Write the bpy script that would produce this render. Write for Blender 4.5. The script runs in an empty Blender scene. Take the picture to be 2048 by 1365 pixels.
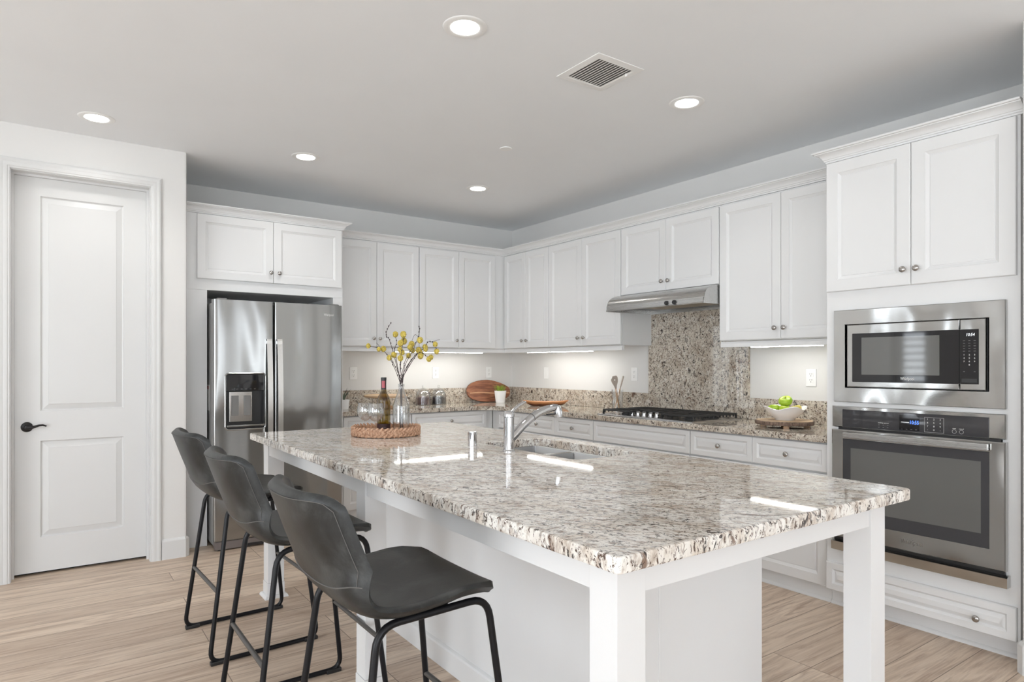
import bpy, bmesh, math, random
from mathutils import Vector, Matrix
random.seed(7)
PI = math.pi
sc = bpy.context.scene
col = sc.collection

# ------------------------------------------------------------------ camera
cam_d = bpy.data.cameras.new('camera')
cam = bpy.data.objects.new('camera', cam_d); col.objects.link(cam)
cam_d.sensor_fit = 'HORIZONTAL'; cam_d.sensor_width = 36.0
cam_d.lens = 1306.0 / 2048.0 * 36.0
cam_d.shift_y = (730.3 - 682.5) / 2048.0
cam_d.clip_start = 0.05
cam.location = (0, 0, 1.30); cam.rotation_euler = (PI/2, 0, math.radians(-35.37))
sc.camera = cam

# ------------------------------------------------------------------ world and exposure
sc.view_settings.view_transform = 'Standard'
sc.view_settings.look = 'None'
sc.view_settings.exposure = 0.09
sc.view_settings.gamma = 1.0
sc.view_settings.use_curve_mapping = False
w = bpy.data.worlds.new('sky'); sc.world = w; w.use_nodes = True
bg = w.node_tree.nodes['Background']
bg.inputs[1].default_value = 6.6
_t = w.node_tree; _tc = _t.nodes.new('ShaderNodeTexCoord'); _sx = _t.nodes.new('ShaderNodeSeparateXYZ'); _rp = _t.nodes.new('ShaderNodeValToRGB')
_t.links.new(_tc.outputs['Generated'], _sx.inputs[0]); _t.links.new(_sx.outputs[2], _rp.inputs[0])
_mr = _t.nodes.new('ShaderNodeMapRange'); _mr.inputs['From Min'].default_value = -1.0; _t.links.new(_sx.outputs[2], _mr.inputs[0]); _t.links.new(_mr.outputs[0], _rp.inputs[0])
_rp.color_ramp.elements[0].position = .47; _rp.color_ramp.elements[0].color = (1.14, 1.22, 1.28, 1)     # lower half made brighter than the sky to lift the ceiling; no ground modelled
_rp.color_ramp.elements[1].position = .53; _rp.color_ramp.elements[1].color = (.915, .985, 1.06, 1)     # bright sky
_t.links.new(_rp.outputs[0], bg.inputs[0])
sc.cycles.max_bounces = 10; sc.cycles.diffuse_bounces = 6; sc.cycles.glossy_bounces = 5
sc.cycles.transparent_max_bounces = 24; sc.cycles.transmission_bounces = 8
sc.cycles.sample_clamp_indirect = 6.0
sc.cycles.use_denoising = True
DOWNLIGHT_W = 2.2        # watts of each recessed downlight
STRIP_E = 27.0            # emission of the under-cabinet strips
LENS_E = 14.0            # emission of a downlight's lens

def portal(loc, rot, sx, sy):
    l = bpy.data.lights.new('window_portal', 'AREA'); l.shape = 'RECTANGLE'; l.size = sx; l.size_y = sy
    l.cycles.is_portal = True
    o = bpy.data.objects.new('window_portal', l); col.objects.link(o); o.location = loc; o.rotation_euler = rot
for a, b in ((-3.5, -2.0), (-1.2, .5), (2.5, 2.85)): portal(((a+b)/2, -5.06, 1.31), (PI/2, 0, PI), b-a, 2.38)
for a, b in ((-3.8, -2.0), (-.1, 2.3), (4.42, 4.80)): portal((-4.06, (a+b)/2, 1.31), (PI/2, 0, -PI/2), b-a, 2.38)

# ------------------------------------------------------------------ materials
def mat(name, base=(.8,.8,.8), rough=.5, metal=0.0, spec=.5, coat=0.0, emit=None, es=0.0):
    m = bpy.data.materials.new(name); m.use_nodes = True
    b = m.node_tree.nodes['Principled BSDF']
    b.inputs['Base Color'].default_value = (*base, 1); b.inputs['Roughness'].default_value = rough
    b.inputs['Metallic'].default_value = metal; b.inputs['Specular IOR Level'].default_value = spec
    b.inputs['Coat Weight'].default_value = coat; b.inputs['Coat Roughness'].default_value = .03
    if emit: b.inputs['Emission Color'].default_value = (*emit, 1); b.inputs['Emission Strength'].default_value = es
    return m
class N:
    """small helper around a material's node tree"""
    def __init__(s, m): s.t = m.node_tree; s.b = s.t.nodes['Principled BSDF']
    def n(s, typ, **kw):
        x = s.t.nodes.new(typ)
        for k, v in kw.items():
            if k in x.inputs: x.inputs[k].default_value = v
            else: setattr(x, k, v)
        return x
    def l(s, a, b): s.t.links.new(a, b)
    def coords(s, scale=(1,1,1), rot=(0,0,0), loc=(0,0,0), kind='object', vt='POINT'):
        if kind == 'object': src = s.n('ShaderNodeTexCoord').outputs['Object']
        else: src = s.n('ShaderNodeNewGeometry').outputs['Position']
        mp = s.n('ShaderNodeMapping'); mp.vector_type = vt; s.l(src, mp.inputs[0])
        mp.inputs['Location'].default_value = loc; mp.inputs['Rotation'].default_value = rot; mp.inputs['Scale'].default_value = scale
        return mp.outputs[0]
    def noise(s, co, scale, detail=4, rough=.55, dist=0.0):
        x = s.n('ShaderNodeTexNoise'); x.inputs['Scale'].default_value = scale; x.inputs['Detail'].default_value = detail
        x.inputs['Roughness'].default_value = rough; x.inputs['Distortion'].default_value = dist
        s.l(co, x.inputs['Vector']); return x.outputs['Fac']
    def ramp(s, f, stops):
        r = s.n('ShaderNodeValToRGB'); e = r.color_ramp.elements
        while len(e) < len(stops): e.new(.5)
        for el, (p, c) in zip(e, stops):
            el.position = p; el.color = (*c, 1) if len(c) == 3 else c
        s.l(f, r.inputs[0]); return r.outputs[0]
    def mix(s, f, a, b, mode='MIX'):
        x = s.n('ShaderNodeMix'); x.data_type = 'RGBA'; x.blend_type = mode
        for i, v in ((0, f), (6, a), (7, b)):
            if isinstance(v, (int, float)): x.inputs[i].default_value = v
            elif isinstance(v, tuple): x.inputs[i].default_value = (*v, 1)
            else: s.l(v, x.inputs[i])
        return x.outputs[2]
    def bump(s, h, strength, dist=.01):
        x = s.n('ShaderNodeBump'); x.inputs['Strength'].default_value = strength; x.inputs['Distance'].default_value = dist
        s.l(h, x.inputs['Height']); s.l(x.outputs[0], s.b.inputs['Normal'])

def paint(name, base, rough=.55, bump=0.0, spec=.4):
    m = mat(name, base, rough, spec=spec); k = N(m)
    co = k.coords(kind='world')
    f = k.noise(co, 2.5, 2)
    k.l(k.ramp(f, [(.3, tuple(c*.985 for c in base)), (.7, base)]), k.b.inputs['Base Color'])
    if bump: k.bump(k.noise(co, 160, 3), bump, .002)
    return m
M = {}
M['wall'] = paint('wall_paint', (.735, .728, .715), .7, .12, .25)
M['ceiling'] = paint('ceiling_paint', (.85, .866, .882), .8, .10, .2)
M['trim'] = paint('trim_paint', (.69, .69, .685), .35)
M['cabinet'] = paint('cabinet_paint', (.765, .768, .77), .38)
M['gap_shade_black'] = mat('gap_shade_black', (.01, .01, .01), .9)

def granite(name, cream, tan, seed, stretch, fleck=1.0):
    m = mat(name, cream, .035, spec=.55); k = N(m)
    cs = k.coords(kind='world', rot=(0, 0, math.radians(-50)), scale=stretch, loc=(seed, seed*.3, seed*.2), vt='TEXTURE')
    co_ = k.coords(kind='world', rot=(0, 0, math.radians(-50)), scale=(1.25, .9, 1.5), loc=(seed+1, seed, 2), vt='TEXTURE')
    big = k.noise(cs, 9, 3, .6, .3)
    c = k.ramp(big, [(.34, tan), (.52, cream), (.72, tuple(min(1, q*1.06) for q in cream))])
    veil = k.noise(cs, 42, 4, .65, .4)
    c = k.mix(k.ramp(veil, [(.36, (.85, .85, .85)), (.52, (0, 0, 0))]), c, (.44, .36, .295))
    pale = k.noise(cs, 33, 3, .6, .2)
    c = k.mix(k.ramp(pale, [(.57, (0, 0, 0)), (.66, (.7, .7, .7))]), c, (.82, .785, .72))
    rust = k.noise(cs, 20, 4, .7, .6)
    c = k.mix(k.ramp(rust, [(.33, (.9, .9, .9)), (.41, (0, 0, 0))]), c, (.20, .125, .09))
    f1 = k.noise(cs, 105, 4, .72, .8)
    c = k.mix(k.ramp(f1, [(.405*fleck, (1, 1, 1)), (.445*fleck, (0, 0, 0))]), c, (.105, .068, .052))
    f2 = k.noise(co_, 42, 6, .75, 1.0)
    c = k.mix(k.ramp(f2, [(.392*fleck, (1, 1, 1)), (.425*fleck, (0, 0, 0))]), c, (.035, .026, .024))
    k.l(c, k.b.inputs['Base Color'])
    return m
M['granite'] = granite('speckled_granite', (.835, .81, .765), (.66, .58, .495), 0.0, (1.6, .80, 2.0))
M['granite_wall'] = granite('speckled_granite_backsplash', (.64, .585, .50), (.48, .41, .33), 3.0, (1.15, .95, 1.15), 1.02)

def steel(name, base=(.60, .595, .585), rough=.24, axis=2, wave=.0, streak=.02):
    m = mat(name, base, rough, 1.0); k = N(m)
    sc3 = [1, 1, 1]; sc3 = [300, 300, 300]; sc3[axis] = 4
    f = k.noise(k.coords(kind='world', scale=tuple(sc3)), 1.0, 2)
    mr = k.n('ShaderNodeMapRange'); mr.inputs['To Min'].default_value = rough-.025; mr.inputs['To Max'].default_value = rough+.03
    k.l(f, mr.inputs[0]); k.l(mr.outputs[0], k.b.inputs['Roughness'])
    if wave:
        h = k.noise(k.coords(kind='world', scale=(3.2, 3.2, .7) if axis == 0 else (1.2, 2.6, 2.0)), 1.0, 1)
        k.bump(h, wave, .05)
    return m
M['steel'] = steel('brushed_steel', (.35, .35, .345), rough=.15, axis=0, wave=.7)
M['steel_oven'] = steel('brushed_steel_oven', (.53, .53, .52), rough=.13, axis=1, wave=.8)
M['steel_hood'] = steel('brushed_steel_hood', (.55, .545, .535), .27, 1)
M['steel_sink'] = steel('satin_sink_steel', (.50, .50, .50), .22, 1)
M['steel_handle'] = mat('bright_steel_handle', (.78, .78, .77), .24, 1.0)
M['chrome'] = mat('chrome', (.60, .60, .61), .05, 1.0)
M['nickel'] = mat('satin_nickel', (.46, .44, .42), .22, 1.0)
M['black_glass'] = mat('black_glass', (.012, .012, .014), .04, spec=.6)
M['oven_glass'] = mat('oven_glass', (.045, .045, .05), .04, spec=.8)
M['window_mesh'] = mat('tinted_oven_window', (.13, .13, .125), .05, spec=.8)
M['black_plastic'] = mat('black_plastic', (.018, .018, .019), .35)
M['black_metal'] = mat('black_metal', (.006, .006, .0075), .34, spec=.28)
M['bar_metal'] = mat('worn_footrest_metal', (.09, .085, .08), .4, .3)
M['cast_iron'] = mat('cast_iron', (.022, .022, .023), .5)
M['grey_plastic'] = mat('grey_plastic', (.20, .195, .19), .45)
M['fridge_side'] = mat('fridge_side_grey', (.24, .24, .235), .45)
M['fridge_toe'] = mat('fridge_grille_brown', (.17, .145, .135), .45)
M['white_plastic'] = mat('white_plastic', (.85, .85, .84), .35)
M['white_ceramic'] = mat('white_ceramic', (.88, .88, .88), .15)
M['lens'] = mat('light_lens', (.9, .9, .9), .5, emit=(1, .985, .96), es=LENS_E)
M['strip'] = mat('light_strip', (.9, .9, .9), .5, emit=(1, .985, .93), es=STRIP_E)
M['blue_led'] = mat('blue_digits', (.02, .05, .3), .5, emit=(.06, .2, 1.0), es=2.2)
M['white_led'] = mat('white_digits', (.6, .6, .6), .5, emit=(.9, .95, 1.0), es=.9)
M['print'] = mat('pale_print', (.55, .55, .55), .5)
M['logo_metal'] = mat('logo_metal', (.33, .32, .31), .3, 1.0)
M['logo_light'] = mat('logo_light', (.75, .75, .74), .3)
M['door_black'] = mat('oil_rubbed_black', (.018, .017, .017), .32, .4)
M['slot'] = mat('outlet_slot', (.08, .08, .08), .6)
M['paper'] = mat('paper_sticker', (.72, .72, .71), .6)
M['red_print'] = mat('red_print', (.55, .25, .24), .6)

def floor_mat():
    m = mat('oak_plank_floor', (.5, .38, .28), .42, spec=.35); k = N(m)
    co = k.coords(kind='world', loc=(0.33, -.12, 0))
    br = k.n('ShaderNodeTexBrick'); k.l(co, br.inputs['Vector'])
    br.offset = .37; br.offset_frequency = 3; br.squash = 1.0
    br.inputs['Scale'].default_value = 1.0; br.inputs['Brick Width'].default_value = 1.5; br.inputs['Row Height'].default_value = .178
    br.inputs['Mortar Size'].default_value = .0020; br.inputs['Mortar Smooth'].default_value = .1; br.inputs['Bias'].default_value = 0.0
    br.inputs['Color1'].default_value = (0, 0, 0, 1); br.inputs['Color2'].default_value = (1, 1, 1, 1); br.inputs['Mortar'].default_value = (.5, .5, .5, 1)
    tone = k.ramp(br.outputs['Color'], [(0, (.56, .44, .34)), (.35, (.63, .505, .395)), (.65, (.69, .56, .44)), (1, (.76, .63, .505))])
    # each plank shifts its own grain
    cmb = k.n('ShaderNodeVectorMath'); cmb.operation = 'MULTIPLY_ADD'
    k.l(br.outputs['Color'], cmb.inputs[0]); cmb.inputs[1].default_value = (7, 3, 5); k.l(k.coords(kind='world'), cmb.inputs[2])
    def stretched(sx, sy):
        mp = k.n('ShaderNodeMapping'); mp.inputs['Scale'].default_value = (sx, sy, 1); k.l(cmb.outputs[0], mp.inputs[0]); return mp.outputs[0]
    g1 = k.noise(stretched(1.2, 13), 1.6, 5, .62, 1.6)
    c = k.mix(k.ramp(g1, [(.34, (1, 1, 1)), (.58, (0, 0, 0))]), tone, (.43, .315, .235))
    g2 = k.noise(stretched(3, 75), 1.5, 4, .6, .4)
    c = k.mix(k.ramp(g2, [(.5, (0, 0, 0)), (.75, (.5, .5, .5))]), c, (.78, .68, .57))
    c = k.mix(br.outputs['Fac'], c, (.24, .18, .135))
    k.l(c, k.b.inputs['Base Color'])
    k.bump(g2, .08, .003)
    return m
M['floor'] = floor_mat()

def wood(name, a, b, scale=(1.5, 14, 14), dist=1.2, rough=.45, rot=(0, 0, 0)):
    m = mat(name, a, rough); k = N(m)
    f = k.noise(k.coords(kind='world', scale=scale, rot=rot), 2.2, 4, .6, dist)
    k.l(k.ramp(f, [(.33, a), (.66, b)]), k.b.inputs['Base Color']); return m
M['acacia'] = wood('acacia_wood', (.16, .055, .03), (.40, .165, .085), (3, 3, 22), 1.0)
M['sapwood'] = mat('pale_sapwood', (.60, .35, .20), .45)
M['orange_wood'] = wood('orange_teak', (.42, .17, .065), (.60, .29, .12), (5, 5, 40), .8, .35)
M['dark_teak'] = wood('dark_teak', (.12, .04, .018), (.30, .11, .05), (5, 5, 30), .8, .35)
M['pale_wood'] = wood('pale_maple', (.62, .42, .25), (.74, .54, .35), (3, 3, 30))
M['utensil_wood'] = wood('grey_beech', (.34, .28, .23), (.46, .39, .33), (20, 20, 3))
M['handle_wood'] = wood('beech_handle', (.55, .32, .18), (.68, .45, .29), (20, 20, 3))
M['slice_wood'] = wood('log_heartwood', (.52, .35, .20), (.66, .48, .31), (12, 12, 3), .8)
M['bark'] = wood('rough_bark', (.07, .045, .035), (.26, .18, .135), (60, 60, 14), .6, .9)
M['wicker'] = wood('woven_wicker', (.36, .185, .105), (.68, .44, .30), (50, 50, 30), .5, .6)
M['branch'] = mat('dark_twig', (.055, .04, .042), .7)
M['leaf'] = wood('green_grass_blade', (.12, .26, .025), (.42, .50, .06), (40, 40, 6), .4, .5)
M['spiky'] = mat('grey_green_leaf', (.12, .15, .11), .5)
M['soil'] = mat('soil', (.05, .035, .025), .9)
M['apple'] = wood('green_apple', (.27, .46, .02), (.46, .58, .05), (9, 9, 9), .5, .25)
M['apple_yellow'] = wood('yellow_apple', (.55, .52, .07), (.66, .50, .12), (9, 9, 9), .5, .3)
M['apple_stem'] = mat('apple_stem', (.12, .07, .03), .7)
M['beans_red'] = mat('dark_red_beans', (.10, .028, .035), .4)
M['beans_black'] = mat('black_beans', (.022, .026, .03), .35)
M['label_dark'] = mat('maroon_bottle_label', (.045, .018, .02), .5)
M['foil_black'] = mat('black_foil', (.025, .025, .025), .35)
M['foil_pink'] = mat('pink_foil', (.46, .10, .12), .45)
M['hood_filter'] = mat('hood_filter_mesh', (.33, .27, .18), .35, .8)

def blossom_mat():
    m = mat('fuzzy_yellow', (.55, .42, .07), .9); k = N(m)
    f = k.noise(k.coords(kind='world'), 140, 3)
    k.l(k.ramp(f, [(.35, (.32, .26, .055)), (.5, (.58, .44, .08)), (.7, (.80, .66, .18))]), k.b.inputs['Base Color'])
    k.bump(f, .8, .004); return m
M['blossom'] = blossom_mat()

def leather():
    m = mat('charcoal_leather', (.05, .048, .045), .42, spec=.42); k = N(m)
    co = k.coords(kind='object')
    f = k.noise(co, 7, 6, .7, .5)
    k.l(k.ramp(f, [(.3, (.008, .0084, .0083)), (.47, (.0180, .0190, .0190)), (.7, (.058, .061, .060))]), k.b.inputs['Base Color'])
    g = k.noise(co, 260, 3); k.bump(g, .12, .002)
    mr = k.n('ShaderNodeMapRange'); mr.inputs['To Min'].default_value = .30; mr.inputs['To Max'].default_value = .52
    k.l(f, mr.inputs[0]); k.l(mr.outputs[0], k.b.inputs['Roughness']); return m
M['leather'] = leather()
M['thread'] = mat('grey_thread', (.11, .105, .10), .7)

def thin_glass(name, tint=(1, 1, 1), base=.04, edge=.6):
    m = bpy.data.materials.new(name); m.use_nodes = True; t = m.node_tree
    for n in list(t.nodes):
        if n.type == 'BSDF_PRINCIPLED': t.nodes.remove(n)
    out = [n for n in t.nodes if n.type == 'OUTPUT_MATERIAL'][0]
    tr = t.nodes.new('ShaderNodeBsdfTransparent'); tr.inputs[0].default_value = (*tint, 1)
    gl = t.nodes.new('ShaderNodeBsdfGlossy'); gl.inputs['Roughness'].default_value = .03
    lw = t.nodes.new('ShaderNodeLayerWeight'); lw.inputs[0].default_value = .35
    mr = t.nodes.new('ShaderNodeMapRange'); mr.inputs['To Min'].default_value = base; mr.inputs['To Max'].default_value = edge
    t.links.new(lw.outputs['Facing'], mr.inputs[0])
    mx = t.nodes.new('ShaderNodeMixShader')
    t.links.new(mr.outputs[0], mx.inputs[0]); t.links.new(tr.outputs[0], mx.inputs[1]); t.links.new(gl.outputs[0], mx.inputs[2])
    t.links.new(mx.outputs[0], out.inputs[0]); return m
M['glass'] = thin_glass('clear_glass', (.97, .975, .975), .085, .75)
M['bottle_glass'] = thin_glass('amber_green_bottle_glass', (.50, .39, .055), .05, .5)

# ------------------------------------------------------------------ mesh builder
class MB:
    def __init__(s): s.bm = bmesh.new()
    def box(s, x0, x1, y0, y1, z0, z1, bev=0.0, seg=2):
        x0, x1 = min(x0, x1), max(x0, x1); y0, y1 = min(y0, y1), max(y0, y1); z0, z1 = min(z0, z1), max(z0, z1)
        vs = [s.bm.verts.new((x, y, z)) for x in (x0, x1) for y in (y0, y1) for z in (z0, z1)]
        fs = []
        for q in ((0,1,3,2), (4,6,7,5), (0,4,5,1), (2,3,7,6), (0,2,6,4), (1,5,7,3)):
            fs.append(s.bm.faces.new([vs[i] for i in q]))
        if bev > 0:
            es = {e for f in fs for e in f.edges}
            bmesh.ops.bevel(s.bm, geom=list(es), offset=bev, segments=seg, affect='EDGES', profile=.5)
        return s
    def grid(s, rows, close_u=False, close_v=False):
        R = [[s.bm.verts.new(p) for p in r] for r in rows]
        nu, nv = len(R), len(R[0])
        for i in range(nu - (0 if close_u else 1)):
            for j in range(nv - (0 if close_v else 1)):
                a, b, c, d = R[i][j], R[(i+1) % nu][j], R[(i+1) % nu][(j+1) % nv], R[i][(j+1) % nv]
                try: s.bm.faces.new((a, b, c, d))
                except ValueError: pass
        return R
    def cap(s, vs):
        try: s.bm.faces.new(vs)
        except ValueError: pass
    def lathe(s, prof, c=(0, 0, 0), seg=32, sx=1.0, sy=1.0, fn=None):
        rows = []
        for (r, z) in prof:
            row = []
            for i in range(seg):
                a = 2*PI*i/seg
                p = Vector((r*math.cos(a)*sx, r*math.sin(a)*sy, z))
                if fn: p = fn(p, a, r, z)
                row.append(p + Vector(c))
            rows.append(row)
        R = s.grid(rows, close_v=True)
        if prof[0][0] > 1e-6: s.cap(R[0][::-1])
        if prof[-1][0] > 1e-6: s.cap(R[-1])
        bmesh.ops.remove_doubles(s.bm, verts=[v for r in (R[0], R[-1]) for v in r if v.is_valid], dist=1e-6)
        return s
    def tube(s, pts, r, seg=10, closed=False, caps=True):
        pts = [Vector(p) for p in pts]; n = len(pts)
        rad = r if isinstance(r, (list, tuple)) else [r]*n
        rows = []; prev = None
        for i, p in enumerate(pts):
            if closed: t = pts[(i+1) % n] - pts[i-1]
            else: t = pts[min(i+1, n-1)] - pts[max(i-1, 0)]
            t.normalize()
            if prev is None:
                ref = Vector((0, 0, 1)) if abs(t.z) < .9 else Vector((1, 0, 0))
                nrm = (ref - t*ref.dot(t)).normalized()
            else: nrm = (prev - t*prev.dot(t)).normalized()
            prev = nrm; bn = t.cross(nrm)
            rows.append([p + (nrm*math.cos(2*PI*k/seg) + bn*math.sin(2*PI*k/seg))*rad[i] for k in range(seg)])
        R = s.grid(rows, close_u=closed, close_v=True)
        if caps and not closed: s.cap(R[0][::-1]); s.cap(R[-1])
        return s
    def prism(s, poly, axis, a0, a1, bev=0.0):
        """extrude a 2-D polygon; axis 'x': poly=(y,z), 'y': poly=(x,z), 'z': poly=(x,y)"""
        def P(p, a): return {'x': (a, p[0], p[1]), 'y': (p[0], a, p[1]), 'z': (p[0], p[1], a)}[axis]
        A = [s.bm.verts.new(P(p, a0)) for p in poly]; B = [s.bm.verts.new(P(p, a1)) for p in poly]
        n = len(poly); fs = []
        for i in range(n): fs.append(s.bm.faces.new((A[i], A[(i+1) % n], B[(i+1) % n], B[i])))
        fa = s.bm.faces.new(A[::-1]); fb = s.bm.faces.new(B)
        if bev:
            bmesh.ops.bevel(s.bm, geom=list({e for f in (fa, fb) for e in f.edges}), offset=bev, segments=3, affect='EDGES', profile=.5)
        return s
    def sphere(s, c, r, sx=1, sy=1, sz=1, u=12, v=8, rot=None):
        mt = Matrix.Translation(c) @ (rot if rot else Matrix.Identity(4)) @ Matrix.Diagonal((r*sx, r*sy, r*sz, 1))
        bmesh.ops.create_uvsphere(s.bm, u_segments=u, v_segments=v, radius=1.0, matrix=mt); return s
    def cyl(s, c, r, h, axis='z', seg=20, r2=None):
        """cylinder starting at c and running h along an axis"""
        r2 = r if r2 is None else r2
        d = {'x': Vector((1,0,0)), 'y': Vector((0,1,0)), 'z': Vector((0,0,1))}[axis]
        return s.tube([Vector(c), Vector(c) + d*h], [r, r2], seg)
    def transform(s, m): bmesh.ops.transform(s.bm, matrix=m, verts=s.bm.verts); return s
    def build(s, name, m, parent=None, ang=38, loc=None):
        bm = s.bm
        bmesh.ops.recalc_face_normals(bm, faces=bm.faces)
        off = Vector(loc) if loc else Vector((0, 0, 0))
        p = parent
        while p is not None: off = off + p.location; p = p.parent
        if off.length > 0: bmesh.ops.translate(bm, vec=-off, verts=bm.verts)
        lim = math.radians(ang)
        for f in bm.faces: f.smooth = True
        for e in bm.edges:
            if len(e.link_faces) == 2 and e.calc_face_angle(0) > lim: e.smooth = False
        me = bpy.data.meshes.new(name); bm.to_mesh(me); bm.free()
        me.materials.append(M[m] if isinstance(m, str) else m)
        o = bpy.data.objects.new(name, me); col.objects.link(o)
        if len(me.polygons) < 2500:
            wn = o.modifiers.new('weighted_normals', 'WEIGHTED_NORMAL'); wn.keep_sharp = True; wn.weight = 90; wn.mode = 'FACE_AREA'
        if loc: o.location = loc
        if parent is not None: o.parent = parent
        return o

def tag(o, label, cat, group=None, kind=None):
    o['label'] = label; o['category'] = cat
    if group: o['group'] = group
    if kind: o['kind'] = kind
    return o
def thing(name, label, cat, loc=(0, 0, 0), rz=0.0, group=None):
    o = bpy.data.objects.new(name, None); o.empty_display_size = .05; col.objects.link(o)
    o.location = loc; o.rotation_euler = (0, 0, rz); return tag(o, label, cat, group)
def struct(name, mb, m, parent=None, **kw):
    o = mb.build(name, m, parent, **kw)
    if parent is None: o['kind'] = 'structure'
    return o
def note(o, label): o['label'] = label; return o

def text(name, s, size, m, parent, at, face, depth=.0006, align='CENTER', italic=0.0, sx=1.0):
    """lettering standing on a face: face '-x' (read from the room) or '-y'"""
    cu = bpy.data.curves.new(name, 'FONT'); cu.body = s; cu.size = size; cu.align_x = align; cu.align_y = 'CENTER'
    cu.extrude = depth/2; cu.resolution_u = 2; cu.shear = italic
    tmp = bpy.data.objects.new(name + '_tmp', cu); col.objects.link(tmp)
    dg = bpy.context.evaluated_depsgraph_get(); me = bpy.data.meshes.new_from_object(tmp.evaluated_get(dg))
    bpy.data.objects.remove(tmp); bpy.data.curves.remove(cu)
    A = {'-x': Matrix(((0, 0, -1, 0), (-1, 0, 0, 0), (0, 1, 0, 0), (0, 0, 0, 1))),
         '-y': Matrix(((1, 0, 0, 0), (0, 0, -1, 0), (0, 1, 0, 0), (0, 0, 0, 1)))}[face]
    me.transform(Matrix.Translation(at) @ A @ Matrix.Diagonal((sx, 1, 1, 1)))
    off = Vector((0, 0, 0)); p = parent
    while p is not None: off = off + p.location; p = p.parent
    me.transform(Matrix.Translation(-off))
    me.name = name; me.materials.clear(); me.materials.append(M[m])
    o = bpy.data.objects.new(name, me); col.objects.link(o); o.parent = parent; return o

# mapping for things standing on a wall: u runs along the wall, d comes out of it
def W(face, plane):
    if face == '-x': return lambda u, z, d: Vector((plane - d, u, z))
    return lambda u, z, d: Vector((u, plane - d, z))
def panel(face, plane, u0, u1, z0, z1, rings, mb=None):
    """a slab with a profiled front: rings are (inset, height above plane)"""
    mb = mb or MB(); f = W(face, plane); rows = []
    for (i, d) in rings:
        rows.append([f(u0+i, z0+i, d), f(u1-i, z0+i, d), f(u1-i, z1-i, d), f(u0+i, z1-i, d)])
    R = mb.grid(rows, close_v=True); mb.cap(R[0][::-1]); mb.cap(R[-1]); return mb
def door_rings(T=.020, st=.055):
    return [(0, 0), (0, T-.004), (.0015, T-.0015), (.004, T), (st, T), (st+.002, T-.003), (st+.016, T-.0115), (st+.0185, T-.0115),
            (st+.0205, T-.0088), (st+.023, T-.0085)]
def drawer_rings(T=.020, st=.032):
    return [(0, 0), (0, T-.004), (.0015, T-.0015), (.004, T), (st, T), (st+.002, T-.003), (st+.009, T-.011), (st+.011, T-.011), (st+.027, T-.0015), (st+.029, T-.001)]
def fbox(face, plane, u0, u1, z0, z1, d0, d1, bev=0.0, mb=None, seg=2):
    mb = mb or MB(); f = W(face, plane); a = f(u0, z0, d0); b = f(u1, z1, d1)
    return mb.box(a.x, b.x, a.y, b.y, a.z, b.z, bev, seg)
KNOB = [(.0055, 0), (.0055, .008), (.0075, .011), (.0135, .015), (.0155, .020), (.0150, .024), (.012, .0275), (.006, .029), (0, .0292)]
def knob(face, plane, u, z, parent, s=1.0):
    mb = MB().lathe([(r*s, h*s) for r, h in KNOB], seg=20)
    A = {'-x': Matrix(((0, 0, -1, 0), (-1, 0, 0, 0), (0, 1, 0, 0), (0, 0, 0, 1))),
         '-y': Matrix(((1, 0, 0, 0), (0, 0, -1, 0), (0, 1, 0, 0), (0, 0, 0, 1)))}[face]
    mb.transform(Matrix.Translation(W(face, plane)(u, z, 0)) @ A)
    return mb.build('knob', 'nickel', parent)
CROWN = [(0, 0), (.005, 0), (.006, .008), (.011, .010), (.012, .017), (.016, .019), (.019, .027), (.026, .036), (.037, .043), (.046, .046), (.047, .050), (.056, .051), (.058, .054), (.058, .060), (0, .060)]

# ------------------------------------------------------------------ the room
H = 2.743; WX = 4.075; WY = 5.74
struct('floor', MB().box(-4.1, 4.25, -5.1, 5.9, -.05, 0), 'floor')
struct('ceiling', MB().box(-4.1, 4.25, -5.1, 5.9, H, H+.05), 'ceiling')
struct('wall_back', MB().box(.70, 4.25, WY, WY+.12, 0, H), 'wall')
struct('wall_right', MB().box(WX, WX+.12, 1.01, WY, 0, H), 'wall')
NX = 3.335
mb = MB(); mb.prism([(NX+.02*(1-math.cos(a)), 1.0-.02*(1-math.sin(a))) for a in [i*PI/12 for i in range(7)]][::-1] and
    [(NX, -5.0), (4.25, -5.0), (4.25, 1.0), (NX+.02, 1.0), (NX+.006, .994), (NX, .98)], 'z', 0, H)
struct('wall_near', mb, 'wall')
DY = 4.900                                         # face of the wall with the pantry door
DX0, DX1, DZ = -.182, .546, 2.470                  # its door opening
CXE = .768
mb = MB()
mb.box(-4.0, DX0-.018, DY, DY+.14, 0, H)
mb.box(DX0-.018, DX1+.018, DY, DY+.14, DZ+.018, H)
mb.prism([(DX1+.018, DY), (CXE-.018, DY), (CXE-.005, DY+.005), (CXE, DY+.018), (CXE, WY), (CXE-.11, WY), (CXE-.11, DY+.14), (DX1+.018, DY+.14)], 'z', 0, H)
struct('wall_left', mb, 'wall')
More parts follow.
